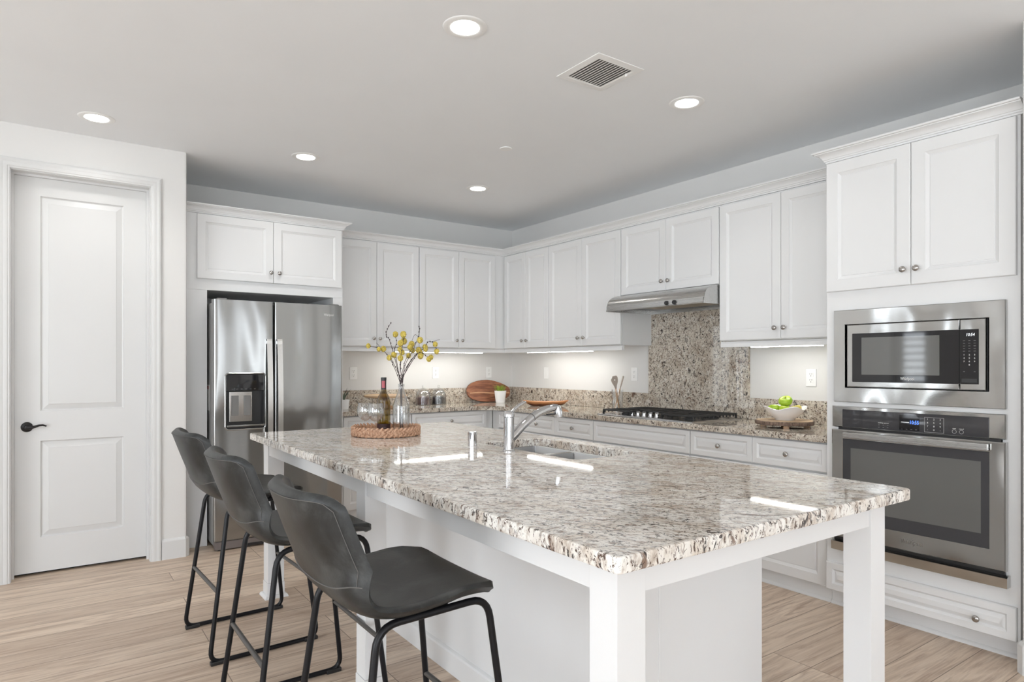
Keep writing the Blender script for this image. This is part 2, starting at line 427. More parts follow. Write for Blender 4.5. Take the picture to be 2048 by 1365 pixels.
# living side of the room behind the camera: two glazed walls
def window_wall(name, boxes): 
    m_ = MB()
    for b in boxes: m_.box(*b)
    struct(name, m_, 'wall')
WZ0, WZ1 = .12, 2.5
FW = [(-3.5, -2.0), (-1.2, .5), (2.50, 2.85)]; LWIN = [(-3.8, -2.0), (-.1, 2.3), (4.42, 4.80)]  # unseen openings; the narrow front one is added to streak the fridge's reflection
bx_ = [(-4.1, NX, -5.1, -5.0, 0, WZ0), (-4.1, NX, -5.1, -5.0, WZ1, H)]
for a, b in zip([-4.1]+[q[1] for q in FW], [q[0] for q in FW]+[NX]): bx_.append((a, b, -5.1, -5.0, WZ0, WZ1))
window_wall('wall_front', bx_)
bx_ = [(-4.1, -4.0, -5.0, 5.04, 0, WZ0), (-4.1, -4.0, -5.0, 5.04, WZ1, H)]
for a, b in zip([-5.0]+[q[1] for q in LWIN], [q[0] for q in LWIN]+[5.04]): bx_.append((-4.1, -4.0, a, b, WZ0, WZ1))
window_wall('wall_far_left', bx_)
def window(n, boxes):
    m_ = MB()
    for b in boxes: m_.box(*b)
    struct('window_%d' % n, m_, 'trim')
for n, (a, b) in enumerate(FW):
    m_ = (a+b)/2
    window(n+1, [(a, b, -5.08, -5.03, WZ0, WZ0+.06), (a, b, -5.08, -5.03, WZ1-.06, WZ1)] + [(x0, x1, -5.08, -5.03, WZ0+.06, WZ1-.06) for x0, x1 in (((a, a+.05), (m_-.025, m_+.025), (b-.05, b)) if b-a > 1 else ((a, a+.04), (b-.04, b)))])
for n, (a, b) in enumerate(LWIN):
    m_ = (a+b)/2
    window(n+4, [(-4.08, -4.03, a, b, WZ0, WZ0+.06), (-4.08, -4.03, a, b, WZ1-.06, WZ1)] + [(-4.08, -4.03, y0, y1, WZ0+.06, WZ1-.06) for y0, y1 in (((a, a+.05), (m_-.025, m_+.025), (b-.05, b)) if b-a > 1 else ((a, a+.04), (b-.04, b)))] + ([(-4.07, -4.02, a+.04, b-.04, z, z+.035) for z in [.25+.11*i for i in range(20)]] if b-a < 1 else []))

# door, jamb and casing
dl = thing('door_1', 'white two-panel pantry door closed in the wall left of the fridge', 'door', (DX0+.36, 4.99, 0)); dl['kind'] = 'structure'
SY = 4.99                                          # front of the slab; stiles and panels are one moulded face
sx0, sx1, sz0, sz1 = DX0+.006, DX1-.006, .018, DZ-.012
mb = MB()
xs = [sx0, -.041, .405, sx1]; zs = [sz0, .230, .829, 1.014, 2.347, sz1]
f = W('-y', SY)
for i in range(3):
    for j in range(5):
        a = (xs[i], xs[i+1], zs[j], zs[j+1])
        if i == 1 and j in (1, 3):
            rows = []
            for (ins, d) in [(0, 0), (.005, -.010), (.009, -.012), (.041, -.0025), (.043, -.0005), (.05, -.0005)]:
                rows.append([f(a[0]+ins, a[2]+ins, d), f(a[1]-ins, a[2]+ins, d), f(a[1]-ins, a[3]-ins, d), f(a[0]+ins, a[3]-ins, d)])
            R = mb.grid(rows, close_v=True); mb.cap(R[-1])
        else:
            mb.cap([mb.bm.verts.new(f(u, z, 0)) for u, z in ((a[0], a[2]), (a[1], a[2]), (a[1], a[3]), (a[0], a[3]))])
bmesh.ops.remove_doubles(mb.bm, verts=mb.bm.verts, dist=1e-5)
mb.box(sx0, sx1, SY+.012, SY+.040, sz0, sz1)
for q in ((sx0, sx0+.002), (sx1-.002, sx1)): mb.box(q[0], q[1], SY+.0005, SY+.013, sz0, sz1)
for q in ((sz0, sz0+.002), (sz1-.002, sz1)): mb.box(sx0, sx1, SY+.0005, SY+.013, q[0], q[1])
slab = mb.build('door_panel', 'trim', dl, ang=20)
hz, hx = .918, -.108
mb = MB().lathe([(.031, 0), (.031, .004), (.028, .009), (.014, .013), (.011, .02), (.011, .045), (.0, .047)], seg=28)
mb.transform(Matrix.Translation((hx, SY, hz)) @ Matrix(((1,0,0,0),(0,0,-1,0),(0,1,0,0),(0,0,0,1))))
mb.tube([(hx-.004, SY-.043, hz-.002), (hx+.015, SY-.045, hz-.003), (hx+.04, SY-.046, hz+.003), (hx+.06, SY-.045, hz+.010), (hx+.08, SY-.043, hz+.011), (hx+.098, SY-.041, hz+.004)], [.011, .010, .008, .0065, .006, .0045], 12)
note(mb.build('door_handle', 'door_black', dl), 'black curved lever handle on a round rose')
mb = MB()                                          # jamb with stop
for x0, x1 in ((DX0-.018, DX0), (DX1, DX1+.018)): mb.box(x0, x1, DY+.002, DY+.138, 0, DZ+.018)
mb.box(DX0, DX1, DY+.002, DY+.138, DZ, DZ+.018)
mb.box(DX0, DX0+.012, SY-.022, SY-.002, 0, DZ); mb.box(DX1-.012, DX1, SY-.022, SY-.002, 0, DZ); mb.box(DX0+.012, DX1-.012, SY-.022, SY-.002, DZ-.012, DZ)
mb.build('door_jamb', 'trim', dl)
CAS = [(0, 0), (0, .011), (.004, .014), (.010, .014), (.014, .017), (.024, .0185), (.034, .0165), (.038, .0185), (.050, .0205), (.060, .0165), (.063, .012), (.063, 0)]
mb = MB(); f = W('-y', DY); rows = []
for (o_, d) in CAS:
    rows.append([f(DX0-.004-o_, 0, d), f(DX0-.004-o_, DZ+.004+o_, d), f(DX1+.004+o_, DZ+.004+o_, d), f(DX1+.004+o_, 0, d)])
R = mb.grid(rows, close_u=True); mb.cap([r[0] for r in R]); mb.cap([r[-1] for r in R])
struct('trim_1', mb, 'trim', ang=25)
# black sheet behind the door, painted in for the shade in its gap
struct('gap_shade_sheet', MB().box(DX0-.018, DX1+.018, DY+.142, DY+.15, 0, DZ+.018), 'gap_shade_black')
def skirting(name, pts, h=.135, t=.016):
    """baseboard swept along wall-face points (left side of travel is the room)"""
    prof = [(0, 0), (t, 0), (t, h-.018), (t-.004, h-.010), (t-.010, h-.002), (t-.012, h), (0, h)]
    m_ = MB(); pts = [Vector((x, y, 0)) for x, y in pts]; rows = []
    for i, p in enumerate(pts):
        d0 = (pts[i]-pts[i-1]).normalized() if i else (pts[1]-pts[0]).normalized()
        d1 = (pts[i+1]-pts[i]).normalized() if i < len(pts)-1 else d0
        n0 = Vector((-d0.y, d0.x, 0)); n1 = Vector((-d1.y, d1.x, 0)); n = (n0+n1); n = n/ max(.3, n.dot(n0))
        rows.append([p + n*o_ + Vector((0, 0, z)) for o_, z in prof])
    R = m_.grid(rows, close_v=True); m_.cap(R[0]); m_.cap(R[-1])
    return struct(name, m_, 'trim', ang=30)
skirting('baseboard_left', [(CXE, 5.085), (CXE, DY+.018), (CXE-.018, DY), (DX1+.069, DY)][::1] and [(CXE, 5.085), (CXE, DY+.016), (CXE-.016, DY), (DX1+.069, DY)])
skirting('baseboard_far', [(DX0-.069, DY), (-3.9, DY)])
bbn = skirting('baseboard_near', [(NX, -4.9), (NX, .984), (NX+.016, 1.0), (NX+.09, 1.0)])

# ------------------------------------------------------------------ ceiling fittings
def downlight(x, y, label):
    t = thing('recessed_light', label, 'ceiling light', (x, y, H), group='recessed lights in the ceiling')
    MB().lathe([(.060, -.001), (.063, -.004), (.075, -.0055), (.089, -.0045), (.094, -.0015), (.095, 0)], (x, y, H-.0005), 40).build('trim_ring', 'white_plastic', t)
    note(MB().lathe([(.0, -.006), (.045, -.0058), (.0605, -.0052), (.0605, -.0015)], (x, y, H), 32).build('lens', 'lens', t), 'glowing white round lens')
    l = bpy.data.lights.new('downlight_beam', 'AREA'); l.shape = 'DISK'; l.size = .11; l.energy = DOWNLIGHT_W; l.color = (1, .98, .95); l.spread = math.radians(125)
    o = bpy.data.objects.new('downlight_beam', l); col.objects.link(o); o.parent = t; o.location = (0, 0, -.012)
downlight(1.449, 2.388, 'round recessed ceiling light nearest the camera, left of the square vent')
downlight(2.862, 2.372, 'round recessed ceiling light in front of the tall oven cabinet, right of the vent')
downlight(.229, 4.508, 'round recessed ceiling light above the pantry door')
downlight(1.453, 4.515, 'round recessed ceiling light in front of the cabinet over the fridge')
downlight(2.860, 4.510, 'round recessed ceiling light nearest the corner of the cabinets')
v = thing('air_vent', 'square white louvred air vent in the ceiling between two recessed lights', 'vent', (2.22, 2.378, H))
vx0, vx1, vy0, vy1 = 2.070, 2.370, 2.225, 2.532
mb = MB(); rows = []
for i, d in ((0, 0), (0, .003), (.010, .006), (.036, .007), (.040, .004), (.040, 0)):
    rows.append([(vx0+i, vy0+i, H-d), (vx1-i, vy0+i, H-d), (vx1-i, vy1-i, H-d), (vx0+i, vy1-i, H-d)])
mb.grid(rows, close_v=True); mb.build('vent_frame', 'white_plastic', v, ang=25)
MB().box(vx0+.04, vx1-.04, vy0+.04, vy1-.04, H-.0012, H-.0004).build('duct_opening', 'grey_plastic', v)
for i in range(12):
    x = vx0+.048 + i*.0185
    mb = MB(); mb.prism([(x, H-.0065), (x+.0015, H-.0075), (x+.013, H-.0022), (x+.0115, H-.0014)], 'y', vy0+.041, vy1-.041); mb.build('louvre', 'white_plastic', v)
MB().box(vx1-.048, vx1-.040, vy0+.075, vy0+.083, H-.019, H-.004, .001).build('damper_lever', 'white_plastic', v)
sp = tag(MB().lathe([(.041, 0), (.041, -.004), (.039, -.006), (0, -.006)], (2.485, 3.57, H-.0003), 32).build('sprinkler_cover', 'white_plastic', loc=(2.485, 3.57, H)), 'small plain white disc cover on the ceiling toward the corner', 'sprinkler cover')

# ------------------------------------------------------------------ upper cabinets
UX = 3.700; UY = 5.345                             # front faces of the wall-cabinet doors
UD = .020
UZ0, UZ1 = 1.459, 2.373
def rail_box(mb, face, plane, u0, u1):
    fbox(face, plane, u0, u1, UZ0-.041, UZ0-.014, -.020, .006, .002, mb); fbox(face, plane, u0, u1, UZ0-.014, UZ0-.004, -.020, 0.001, 0, mb)
def wall_cabinet(label, face, plane, back, u0, u1, doors, z0, z1, ctop=2.385, rail=True, name='wall_cabinet', knob_dz=.072, sides=None):
    """plane = door front; doors = [(u0,u1,knob_u)]"""
    fr = plane + UD + .002; f = W(face, 0)
    base = f((u0+u1)/2, z0, 0); bx = W(face, back)((u0+u1)/2, z0, 0)
    t = thing(name, label, 'cabinet', ((bx.x if face == '-x' else base.x), (bx.y if face == '-y' else base.y), z0), group='white wall cabinets')
    mb = MB(); fbox(face, back, u0+.0005, u1-.0005, z0, ctop, 0, back-fr, .0015, mb)
    mb.build('carcass', 'cabinet', t)
    if rail:
        m2 = MB(); rail_box(m2, face, fr, u0+.0005, u1-.0005); m2.build('light_rail', 'cabinet', t)
    for (a, b, ku) in doors:
        d = panel(face, plane+UD, a+.0012, b-.0012, z0+.004, z1, door_rings()).build('door', 'cabinet', t, ang=20)
        if ku is not None: knob(face, plane, ku, z0+knob_dz, d)
    return t
B0 = WY-.003; R0 = WX-.003
wall_cabinet('white two-door wall cabinet on the back wall beside the fridge', '-y', UY, B0, 1.940, 2.759, [(1.944, 2.345, 2.311), (2.345, 2.757, 2.369)], UZ0, UZ1)
wall_cabinet('white two-door wall cabinet on the back wall next to the corner', '-y', UY, B0, 2.759, 3.700+UD, [(2.761, 3.177, 3.146), (3.177, 3.594, 3.208)], UZ0, UZ1)
wall_cabinet('narrow white two-door wall cabinet on the right wall in the corner', '-x', UX, R0, 4.644, WY-.004, [(4.998, 5.350, 5.033), (4.646, 4.998, 4.963)], UZ0, UZ1)
wall_cabinet('white two-door wall cabinet on the right wall left of the range hood', '-x', UX, R0, 3.725, 4.644, [(4.190, 4.642, 4.226), (3.727, 4.190, 4.154)], UZ0, UZ1)
wall_cabinet('short white two-door wall cabinet above the range hood', '-x', UX, R0, 2.794, 3.724, [(3.262, 3.722, 3.292), (2.796, 3.262, 3.230)], 1.846, UZ1, rail=False)
wall_cabinet('white two-door wall cabinet between the range hood and the oven tower', '-x', UX, R0, 1.900, 2.793, [(2.337, 2.791, 2.370), (1.902, 2.337, 2.307)], UZ0, UZ1)
# crown along the wall cabinets, mitred in the corner
mb = MB(); rows = []
cx, cy = UX+.018, UY+.018
for (o_, z) in CROWN:
    rows.append([(1.9965, cy-o_, 2.3855+z), (cx-o_, cy-o_, 2.3855+z), (cx-o_, 1.9520, 2.3855+z)])
for zz in (.06, 0): rows.append([(1.9965, cy+.03, 2.3855+zz), (cx+.03, cy+.03, 2.3855+zz), (cx+.03, 1.9520, 2.3855+zz)])
R = mb.grid(rows, close_u=True); mb.cap([r[0] for r in R]); mb.cap([r[-1] for r in R])
tag(mb.build('crown_molding', 'cabinet', ang=25), 'white crown molding running along the tops of the wall cabinets into the corner', 'molding')

def strip_light(face, back, u0, u1, d, label):
    f = W(face, back); c = f((u0+u1)/2, UZ0-.002, d)
    t = thing('under_cabinet_light', label, 'light', tuple(c), group='under cabinet lights')
    fbox(face, back, u0, u1, UZ0-.0392, UZ0-.001, d-.022, d+.022, .002).build('housing', 'white_plastic', t)
    note(fbox(face, back, u0+.01, u1-.01, UZ0-.0428, UZ0-.0396, d-.019, d+.019, .001).build('diffuser', 'strip', t), 'glowing strip')
strip_light('-y', B0, 2.56, 3.52, .27, 'slim glowing strip light under the cabinets on the back wall')
strip_light('-x', R0, 4.17, 5.09, .265, 'slim glowing strip light under the cabinets left of the range hood')
strip_light('-x', R0, 2.12, 2.62, .265, 'slim glowing strip light under the cabinet by the oven tower')

# ------------------------------------------------------------------ fridge and its enclosure
FY = 5.090
t = thing('fridge_cabinet', 'white enclosure around the fridge with a two-door cabinet above it', 'cabinet', (1.35, B0, 0))
mb = MB()
mb.box(CXE+.002, 1.937, FY, B0, 1.838, 2.385, .0015); mb.build('carcass', 'cabinet', t)
MB().box(CXE+.002, .929, FY, B0, .0, 1.8375, .0015).build('side_panel', 'cabinet', t)
MB().box(1.857, 1.937, FY, B0, .0, 1.8375, .0015).build('side_panel', 'cabinet', t)
for a, b_, ku in ((.859, 1.3885, 1.366), (1.3885, 1.925, 1.428)):
    d = panel('-y', FY-.001, a+.0012, b_-.0012, 1.917, 2.379, door_rings()).build('door', 'cabinet', t, ang=20)
    knob('-y', FY-.021, ku, 1.994, d)
mb = MB(); rows = []
for (o_, z) in CROWN: rows.append([(CXE+.002, FY-o_, 2.3855+z), (1.9375+o_, FY-o_, 2.3855+z), (1.9375+o_, B0, 2.3855+z)])
for zz in (.06, 0): rows.append([(CXE+.002, FY+.03, 2.3855+zz), (1.9075, FY+.03, 2.3855+zz), (1.9075, B0, 2.3855+zz)])
R = mb.grid(rows, close_u=True); mb.cap([r[0] for r in R]); mb.cap([r[-1] for r in R])
for v_ in mb.bm.verts: pass
mb.build('crown', 'cabinet', t, ang=25)

t = thing('refrigerator', 'stainless steel side-by-side refrigerator with water dispenser in its left door', 'refrigerator', (1.39, 5.3, 0))
FD = 4.872
MB().box(.941, 1.845, FD+.075, 5.66, .03, 1.742, .006).build('body', 'fridge_side', t)
mb = MB(); mb.box(.943, 1.843, FD+.012, FD+.074, .008, .066, .006)
mb.build('base_grille', 'fridge_toe', t)
MB().box(1.13, 1.80, FD+.008, FD+.0118, .012, .030, .001).build('grille_slot', 'black_plastic', t)
for x in (.985, 1.80): MB().box(x-.02, x+.02, FD+.03, FD+.06, 0, .0078).build('foot', 'black_plastic', t)
for x in (.955, 1.765): MB().box(x, x+.07, FD+.02, FD+.12, 1.7425, 1.768, .008).build('hinge_cover', 'grey_plastic', t)
def fridge_front(x0, x1, z0, z1, hole=None):
    """door skin, gently bowed, with an optional dispenser opening"""
    m_ = MB(); xs = [x0 + (x1-x0)*i/12 for i in range(13)]; zs = [z0, z0+.3, z1-.3, z1]
    if hole:
        xs = sorted(set([x for x in xs if not any(abs(x-h) < .012 for h in hole[:2])] + list(hole[:2]))); zs = sorted(set([z0, hole[2], hole[3], z1]))
    def y(x):
        e = min(x-x0, x1-x); r = .012
        roll = (r - math.sqrt(max(0, r*r-(r-e)**2))) if e < r else 0
        return FD + roll + .004*((2*(x-x0)/(x1-x0)-1)**2)
    xs = sorted(set(xs + [x0+.001, x0+.0035, x0+.007, x0+.012, x1-.001, x1-.0035, x1-.007, x1-.012]))
    V = {}
    def vert(i, j):
        if (i, j) not in V: V[i, j] = m_.bm.verts.new((xs[i], y(xs[i]), zs[j]))
        return V[i, j]
    for i in range(len(xs)-1):
        for j in range(len(zs)-1):
            if hole and xs[i] >= hole[0]-1e-6 and xs[i+1] <= hole[1]+1e-6 and zs[j] >= hole[2]-1e-6 and zs[j+1] <= hole[3]+1e-6: continue
            m_.bm.faces.new((vert(i, j), vert(i+1, j), vert(i+1, j+1), vert(i, j+1)))
    be = [e for e in m_.bm.edges if e.is_boundary]
    ex = bmesh.ops.extrude_edge_only(m_.bm, edges=be)
    for v_ in [g for g in ex['geom'] if isinstance(g, bmesh.types.BMVert)]: v_.co.y = FD+.068
    if not hole: m_.box(x0+.002, x1-.002, FD+.0665, FD+.068, z0+.002, z1-.002)
    return m_
HX0, HX1, HZ0, HZ1 = 1.012, 1.271, .850, 1.234
ld = fridge_front(.931, 1.333, .072, 1.757, (HX0, HX1, HZ0, HZ1)).build('door', 'steel', t, ang=50); note(ld, 'narrower left door with the dispenser')
rd = fridge_front(1.343, 1.852, .072, 1.757).build('door', 'steel', t, ang=50)
for par, x0, x1 in ((ld, 1.280, 1.316), (rd, 1.352, 1.388)):
    mb = MB(); rows = []
    n = 16
    for i in range(n+1):
        q = i/n; z = .46 + (1.487-.46)*q; bow = .030*(1-(2*q-1)**2)
        yo = FD-.030-bow; sk = .010*(.5-abs(q-.5))*2
        rows.append([(x0, yo, z), (x1, yo, z), (x1-.004, yo+.020, z), (x0+.004, yo+.020, z)])
    R = mb.grid(rows, close_v=True); mb.cap(R[0]); mb.cap(R[-1])
    for z in (.475, 1.452): mb.box(x0+.005, x1-.005, FD-.012, FD+.003, z, z+.022)
    for z in (.475, 1.452): mb.box(x0+.004, x1-.004, FD-.034, FD-.011, z, z+.022)
    note(mb.build('handle', 'steel_handle', par, ang=30), 'long pale steel bar handle')
disp = thing('x', 'x', 'x'); bpy.data.objects.remove(disp)
mb = MB(); f = W('-y', FD); rows = []
def rr(x0, x1, z0, z1, r, n=5):
    pts = []
    for cx_, cz_, a0 in ((x1-r, z1-r, 0), (x0+r, z1-r, 90), (x0+r, z0+r, 180), (x1-r, z0+r, 270)):
        for i in range(n+1):
            a = math.radians(a0 + 90*i/n); pts.append((cx_+r*math.cos(a), cz_+r*math.sin(a)))
    return pts
for ins, d in ((-.011, -.002), (-.011, .003), (-.007, .006), (-.002, .005), (.001, 0), (.001, -.02)):
    rows.append([f(x, z, d) for x, z in rr(HX0+ins, HX1-ins, HZ0+ins, HZ1-ins, max(.004, .018-ins))])
mb.grid(rows, close_v=True)
dsp = mb.build('dispenser', 'steel', ld, ang=25)
mb = MB(); mb.box(HX0+.001, HX1-.001, FD+.060, FD+.066, HZ0, HZ1); mb.box(HX0+.001, HX0+.004, FD+.012, FD+.060, HZ0, HZ1); mb.box(HX1-.004, HX1-.001, FD+.012, FD+.060, HZ0, HZ1)
mb.box(HX0+.004, HX1-.004, FD+.012, FD+.060, HZ1-.003, HZ1); mb.box(HX0+.004, HX1-.004, FD+.012, FD+.060, HZ0, HZ0+.012)
# dispenser details belong to the left door as its sub-parts
note(mb.build('dispenser_well', 'black_plastic', ld), 'black recess of the dispenser')
MB().box(HX0+.0015, HX1-.0015, FD+.004, FD+.030, 1.115, HZ1-.002, .003).build('control_panel', 'black_glass', ld)
MB().box(1.040, 1.195, FD+.040, FD+.058, .895, 1.110, .004).build('paddle_plate', 'nickel', ld)
for x0 in (1.056, 1.138): MB().box(x0, x0+.046, FD+.030, FD+.039, .940, 1.082, .003).build('paddle', 'grey_plastic', ld)
MB().box(HX0+.002, HX1-.002, FD-.003, FD+.055, HZ0+.0125, HZ0+.026, .003).build('drip_tray', 'steel', ld)
for i in range(6): text('button_label', '- - -'[:3], .012, 'logo_light', ld, (1.055+.030*i, FD+.0035, 1.130), '-y')
text('logo', 'Whirlpool', .026, 'logo_light', rd, (1.744, FD-.0004, 1.681), '-y', .001, sx=.72)
mb = MB().box(.9400, .9408, 5.07, 5.20, .972, 1.156); st = mb.build('energy_sticker', 'paper', t)
MB().box(.9394, .9399, 5.09, 5.18, 1.125, 1.148).build('sticker_print', 'red_print', st)

# ------------------------------------------------------------------ oven tower
TX = 3.430; TY0, TY1 = 1.030, 1.892
t = thing('oven_cabinet', 'tall white cabinet tower holding the microwave and wall oven', 'cabinet', (R0, 1.46, 0))
mb = MB(); fx = TX+.001
MWZ = (1.120, 1.575); OVZ = (.345, 1.070); AY0, AY1 = 1.095, 1.830
mb.box(fx, R0, TY0, AY0, .100, 2.385); mb.box(fx, R0, AY1, TY1, .100, 2.385)
mb.box(fx, R0, AY0, AY1, MWZ[1], 2.385); mb.box(fx, R0, AY0, AY1, OVZ[1], MWZ[0]); mb.box(fx, R0, AY0, AY1, .100, OVZ[0])
mb.box(R0-.02, R0, AY0, AY1, OVZ[0], MWZ[1])
mb.build('carcass', 'cabinet', t)
for a, b_, ku in ((1.4645, 1.888, 1.494), (1.040, 1.4645, 1.434)):
    d = panel('-x', fx, a+.0012, b_-.0012, 1.690, 2.380, door_rings(st=.062)).build('door', 'cabinet', t, ang=20)
    knob('-x', fx-.020, ku, 1.766, d)
d = panel('-x', fx, 1.040, 1.888, .098, .246, drawer_rings(st=.034)).build('drawer', 'cabinet', t, ang=20)
for ku in (1.185, 1.743): knob('-x', fx-.020, ku, .160, d)
mb = MB(); mb.box(3.495, R0, TY0, TY1+.006, 0, .0995); mb.prism([(3.4945, 0), (3.483, 0), (3.484, .008), (3.489, .015), (3.4945, .018)], 'y', TY0, TY1+.006)
mb.build('toe_kick', 'cabinet', t)
mb = MB(); rows = []
for (o_, z) in CROWN: rows.append([(R0, TY1+.0005+o_*.999, 2.3855+z), (fx-o_, TY1+.0005+o_, 2.3855+z), (fx-o_, 1.016, 2.3855+z)])
for zz in (.06, 0): rows.append([(R0, TY1-.03, 2.3855+zz), (fx+.03, TY1-.03, 2.3855+zz), (fx+.03, 1.016, 2.3855+zz)])
R = mb.grid(rows, close_u=True); mb.cap([r[0] for r in R]); mb.cap([r[-1] for r in R]); mb.build('crown', 'cabinet', t, ang=25)

def frame_x(x_front, x_back, y0, y1, z0, z1, hy0, hy1, hz0, hz1, r=.006, mb=None, bev=.003):
    """rectangular frame in the wall plane facing -x"""
    mb = mb or MB(); rows = []
    for (x, e) in ((x_back, 0), (x_front+bev, 0), (x_front, bev)): rows.append([(x, y0+e, z0+e), (x, y1-e, z0+e), (x, y1-e, z1-e), (x, y0+e, z1-e)])
    for (x, e) in ((x_front, 0), (x_front+.002, .0015), (x_back, .0015)): rows.append([(x, hy0+e, hz0+e), (x, hy1-e, hz0+e), (x, hy1-e, hz1-e), (x, hy0+e, hz1-e)])
    mb.grid(rows, close_u=True, close_v=True); return mb
# microwave
AX = TX-.020
t = thing('microwave', 'built-in stainless microwave above the wall oven', 'microwave', (3.6, 1.46, 1.121))
frame_x(AX, TX-.0005, 1.078, 1.845, 1.105, 1.587, 1.139, 1.787, 1.180, 1.512).build('trim_kit', 'steel_oven', t, ang=25)
MB().box(TX-.0005, 3.80, 1.150, 1.776, 1.184, 1.508).build('case', 'black_plastic', t)
frame_x(AX-.002, AX+.017, 1.2555, 1.773, 1.186, 1.508, 1.256, 1.745, 1.212, 1.462, bev=.003).build('door', 'steel_oven', t, ang=25)
mwd = MB().box(AX-.0026, AX+.016, 1.2553, 1.7435, 1.2135, 1.4605).build('door_glass', 'black_glass', t)
MB().box(AX-.0033, AX-.0027, 1.337, 1.697, 1.250, 1.440).build('window', 'window_mesh', mwd)
text('logo', 'Whirlpool', .020, 'logo_light', mwd, (AX-.0029, 1.478, 1.232), '-x', sx=.75)
frame_x(AX-.002, AX+.017, 1.152, 1.2535, 1.186, 1.508, 1.178, 1.253, 1.212, 1.462, bev=.003).build('control_surround', 'steel_oven', t, ang=25)
cp = MB().box(AX-.0026, AX+.016, 1.1795, 1.2537, 1.2135, 1.4605).build('control_panel', 'black_glass', t)
text('clock', '10:54', .020, 'white_led', cp, (AX-.0029, 1.212, 1.437), '-x', italic=.2, sx=.8)
for r_ in range(5):
    for c_ in range(3): text('button_label', '---', .0085, 'print', cp, (AX-.0029, 1.236-.021*c_, 1.411-.012*r_), '-x')
for r_ in range(4):
    for c_ in range(3):
        s_ = '123456789 0 '[r_*3+c_]
        if s_ != ' ': text('button_label', s_, .010, 'logo_light', cp, (AX-.0029, 1.236-.021*c_, 1.346-.0155*r_), '-x')
for y_ in (1.236, 1.194): text('button_label', '--', .010, 'print', cp, (AX-.0029, y_, 1.270), '-x')
MB().box(AX-.0032, AX-.0027, 1.184, 1.246, 1.219, 1.237, 0).build('open_button', 'black_plastic', cp)
# wall oven
t = thing('wall_oven', 'stainless built-in wall oven with a blue clock under the microwave', 'oven', (3.7, 1.46, .346))
MB().box(TX-.0005, 3.98, 1.100, 1.825, .350, 1.065).build('case', 'black_plastic', t)
frame_x(AX, TX-.001, 1.078, 1.853, .972, 1.083, 1.139, 1.797, .9735, 1.066, bev=.004).build('control_surround', 'steel_oven', t, ang=25)
cp = MB().box(AX-.001, TX-.002, 1.1405, 1.7955, .9740, 1.0650, .001).build('control_panel', 'oven_glass', t)
dp = MB().box(AX-.0016, AX-.0011, 1.424, 1.515, .981, 1.055).build('display', 'black_glass', cp)
text('clock', '10:55', .026, 'blue_led', cp, (AX-.0019, 1.447, 1.020), '-x', sx=.75)
MB().box(AX-.0020, AX-.0017, 1.470, 1.506, 1.019, 1.021).build('status_bar', 'white_led', cp)
for i, s_ in enumerate(('--', '--', '---', '---')): text('button_label', s_, .009, 'logo_light', cp, (AX-.0019, 1.502-.021*i, .987), '-x')
mb = MB(); f = W('-x', AX-.0012)
for (y0, y1, z0, z1) in ((1.319, 1.402, .9795, .9805), (1.319, 1.402, 1.0495, 1.0505), (1.319, 1.320, .980, 1.050), (1.401, 1.402, .980, 1.050)): mb.box(AX-.0017, AX-.0012, y0, y1, z0, z1)
mb.build('keypad_outline', 'print', cp)
for r_ in range(4):
    for c_ in range(3): text('button_label', '123456789-0-'[r_*3+c_], .011, 'logo_light', cp, (AX-.0016, 1.388-.027*c_, 1.041-.0165*r_), '-x')
for y_, s_ in ((1.276, 'start'), (1.247, 'cancel')):
    text('button_label', s_, .008, 'logo_light', cp, (AX-.0016, y_, 1.006), '-x')
    ring = MB(); ring.tube([(AX-.0015, y_+.0085*math.cos(a), .992+.0085*math.sin(a)) for a in [2*PI*i/20 for i in range(20)]], .0006, 6, True); ring.build('button_ring', 'print', cp)
for i, s_ in enumerate(('---', '---', '---')):
    text('button_label', s_, .008, 'logo_light', cp, (AX-.0016, 1.611-.021*i, .987), '-x'); text('button_label', s_[:2], .010, 'print', cp, (AX-.0016, 1.611-.021*i, .999), '-x')
text('button_label', 'cooking options', .008, 'logo_light', cp, (AX-.0016, 1.590, 1.009), '-x')
od = frame_x(AX-.012, TX-.001, 1.075, 1.850, .394, .9605, 1.1345, 1.791, .483, .9135, bev=.005).build('door', 'steel_oven', t, ang=25)
g = MB().box(AX-.011, TX-.004, 1.136, 1.7895, .4845, .912).build('door_glass', 'oven_glass', od)
MB().box(AX-.0118, AX-.0112, 1.167, 1.748, .546, .868).build('window', 'window_mesh', od)
MB().box(AX-.036, AX-.022, 1.133, 1.780, .919, .951, .004).build('handle', 'steel_hood', od)
mb = MB()
for y_ in (1.15, 1.74): mb.box(AX-.0225, AX-.0115, y_, y_+.02, .927, .945, .002)
mb.build('handle_bracket', 'steel_oven', od)
text('logo', 'Whirlpool', .032, 'logo_metal', od, (AX-.0128, 1.455, .441), '-x', .0018, italic=.15, sx=.75)
mb = MB(); mb.prism([(TX-.001, .326), (AX-.020, .326), (AX-.022, .370), (AX-.004, .378), (TX-.001, .378)], 'y', 1.066, 1.847)
mb.build('vent_trim', 'steel_oven', t, ang=25)
MB().box(AX+.002, TX-.001, 1.082, 1.842, .379, .393).build('vent_gap', 'black_plastic', t)

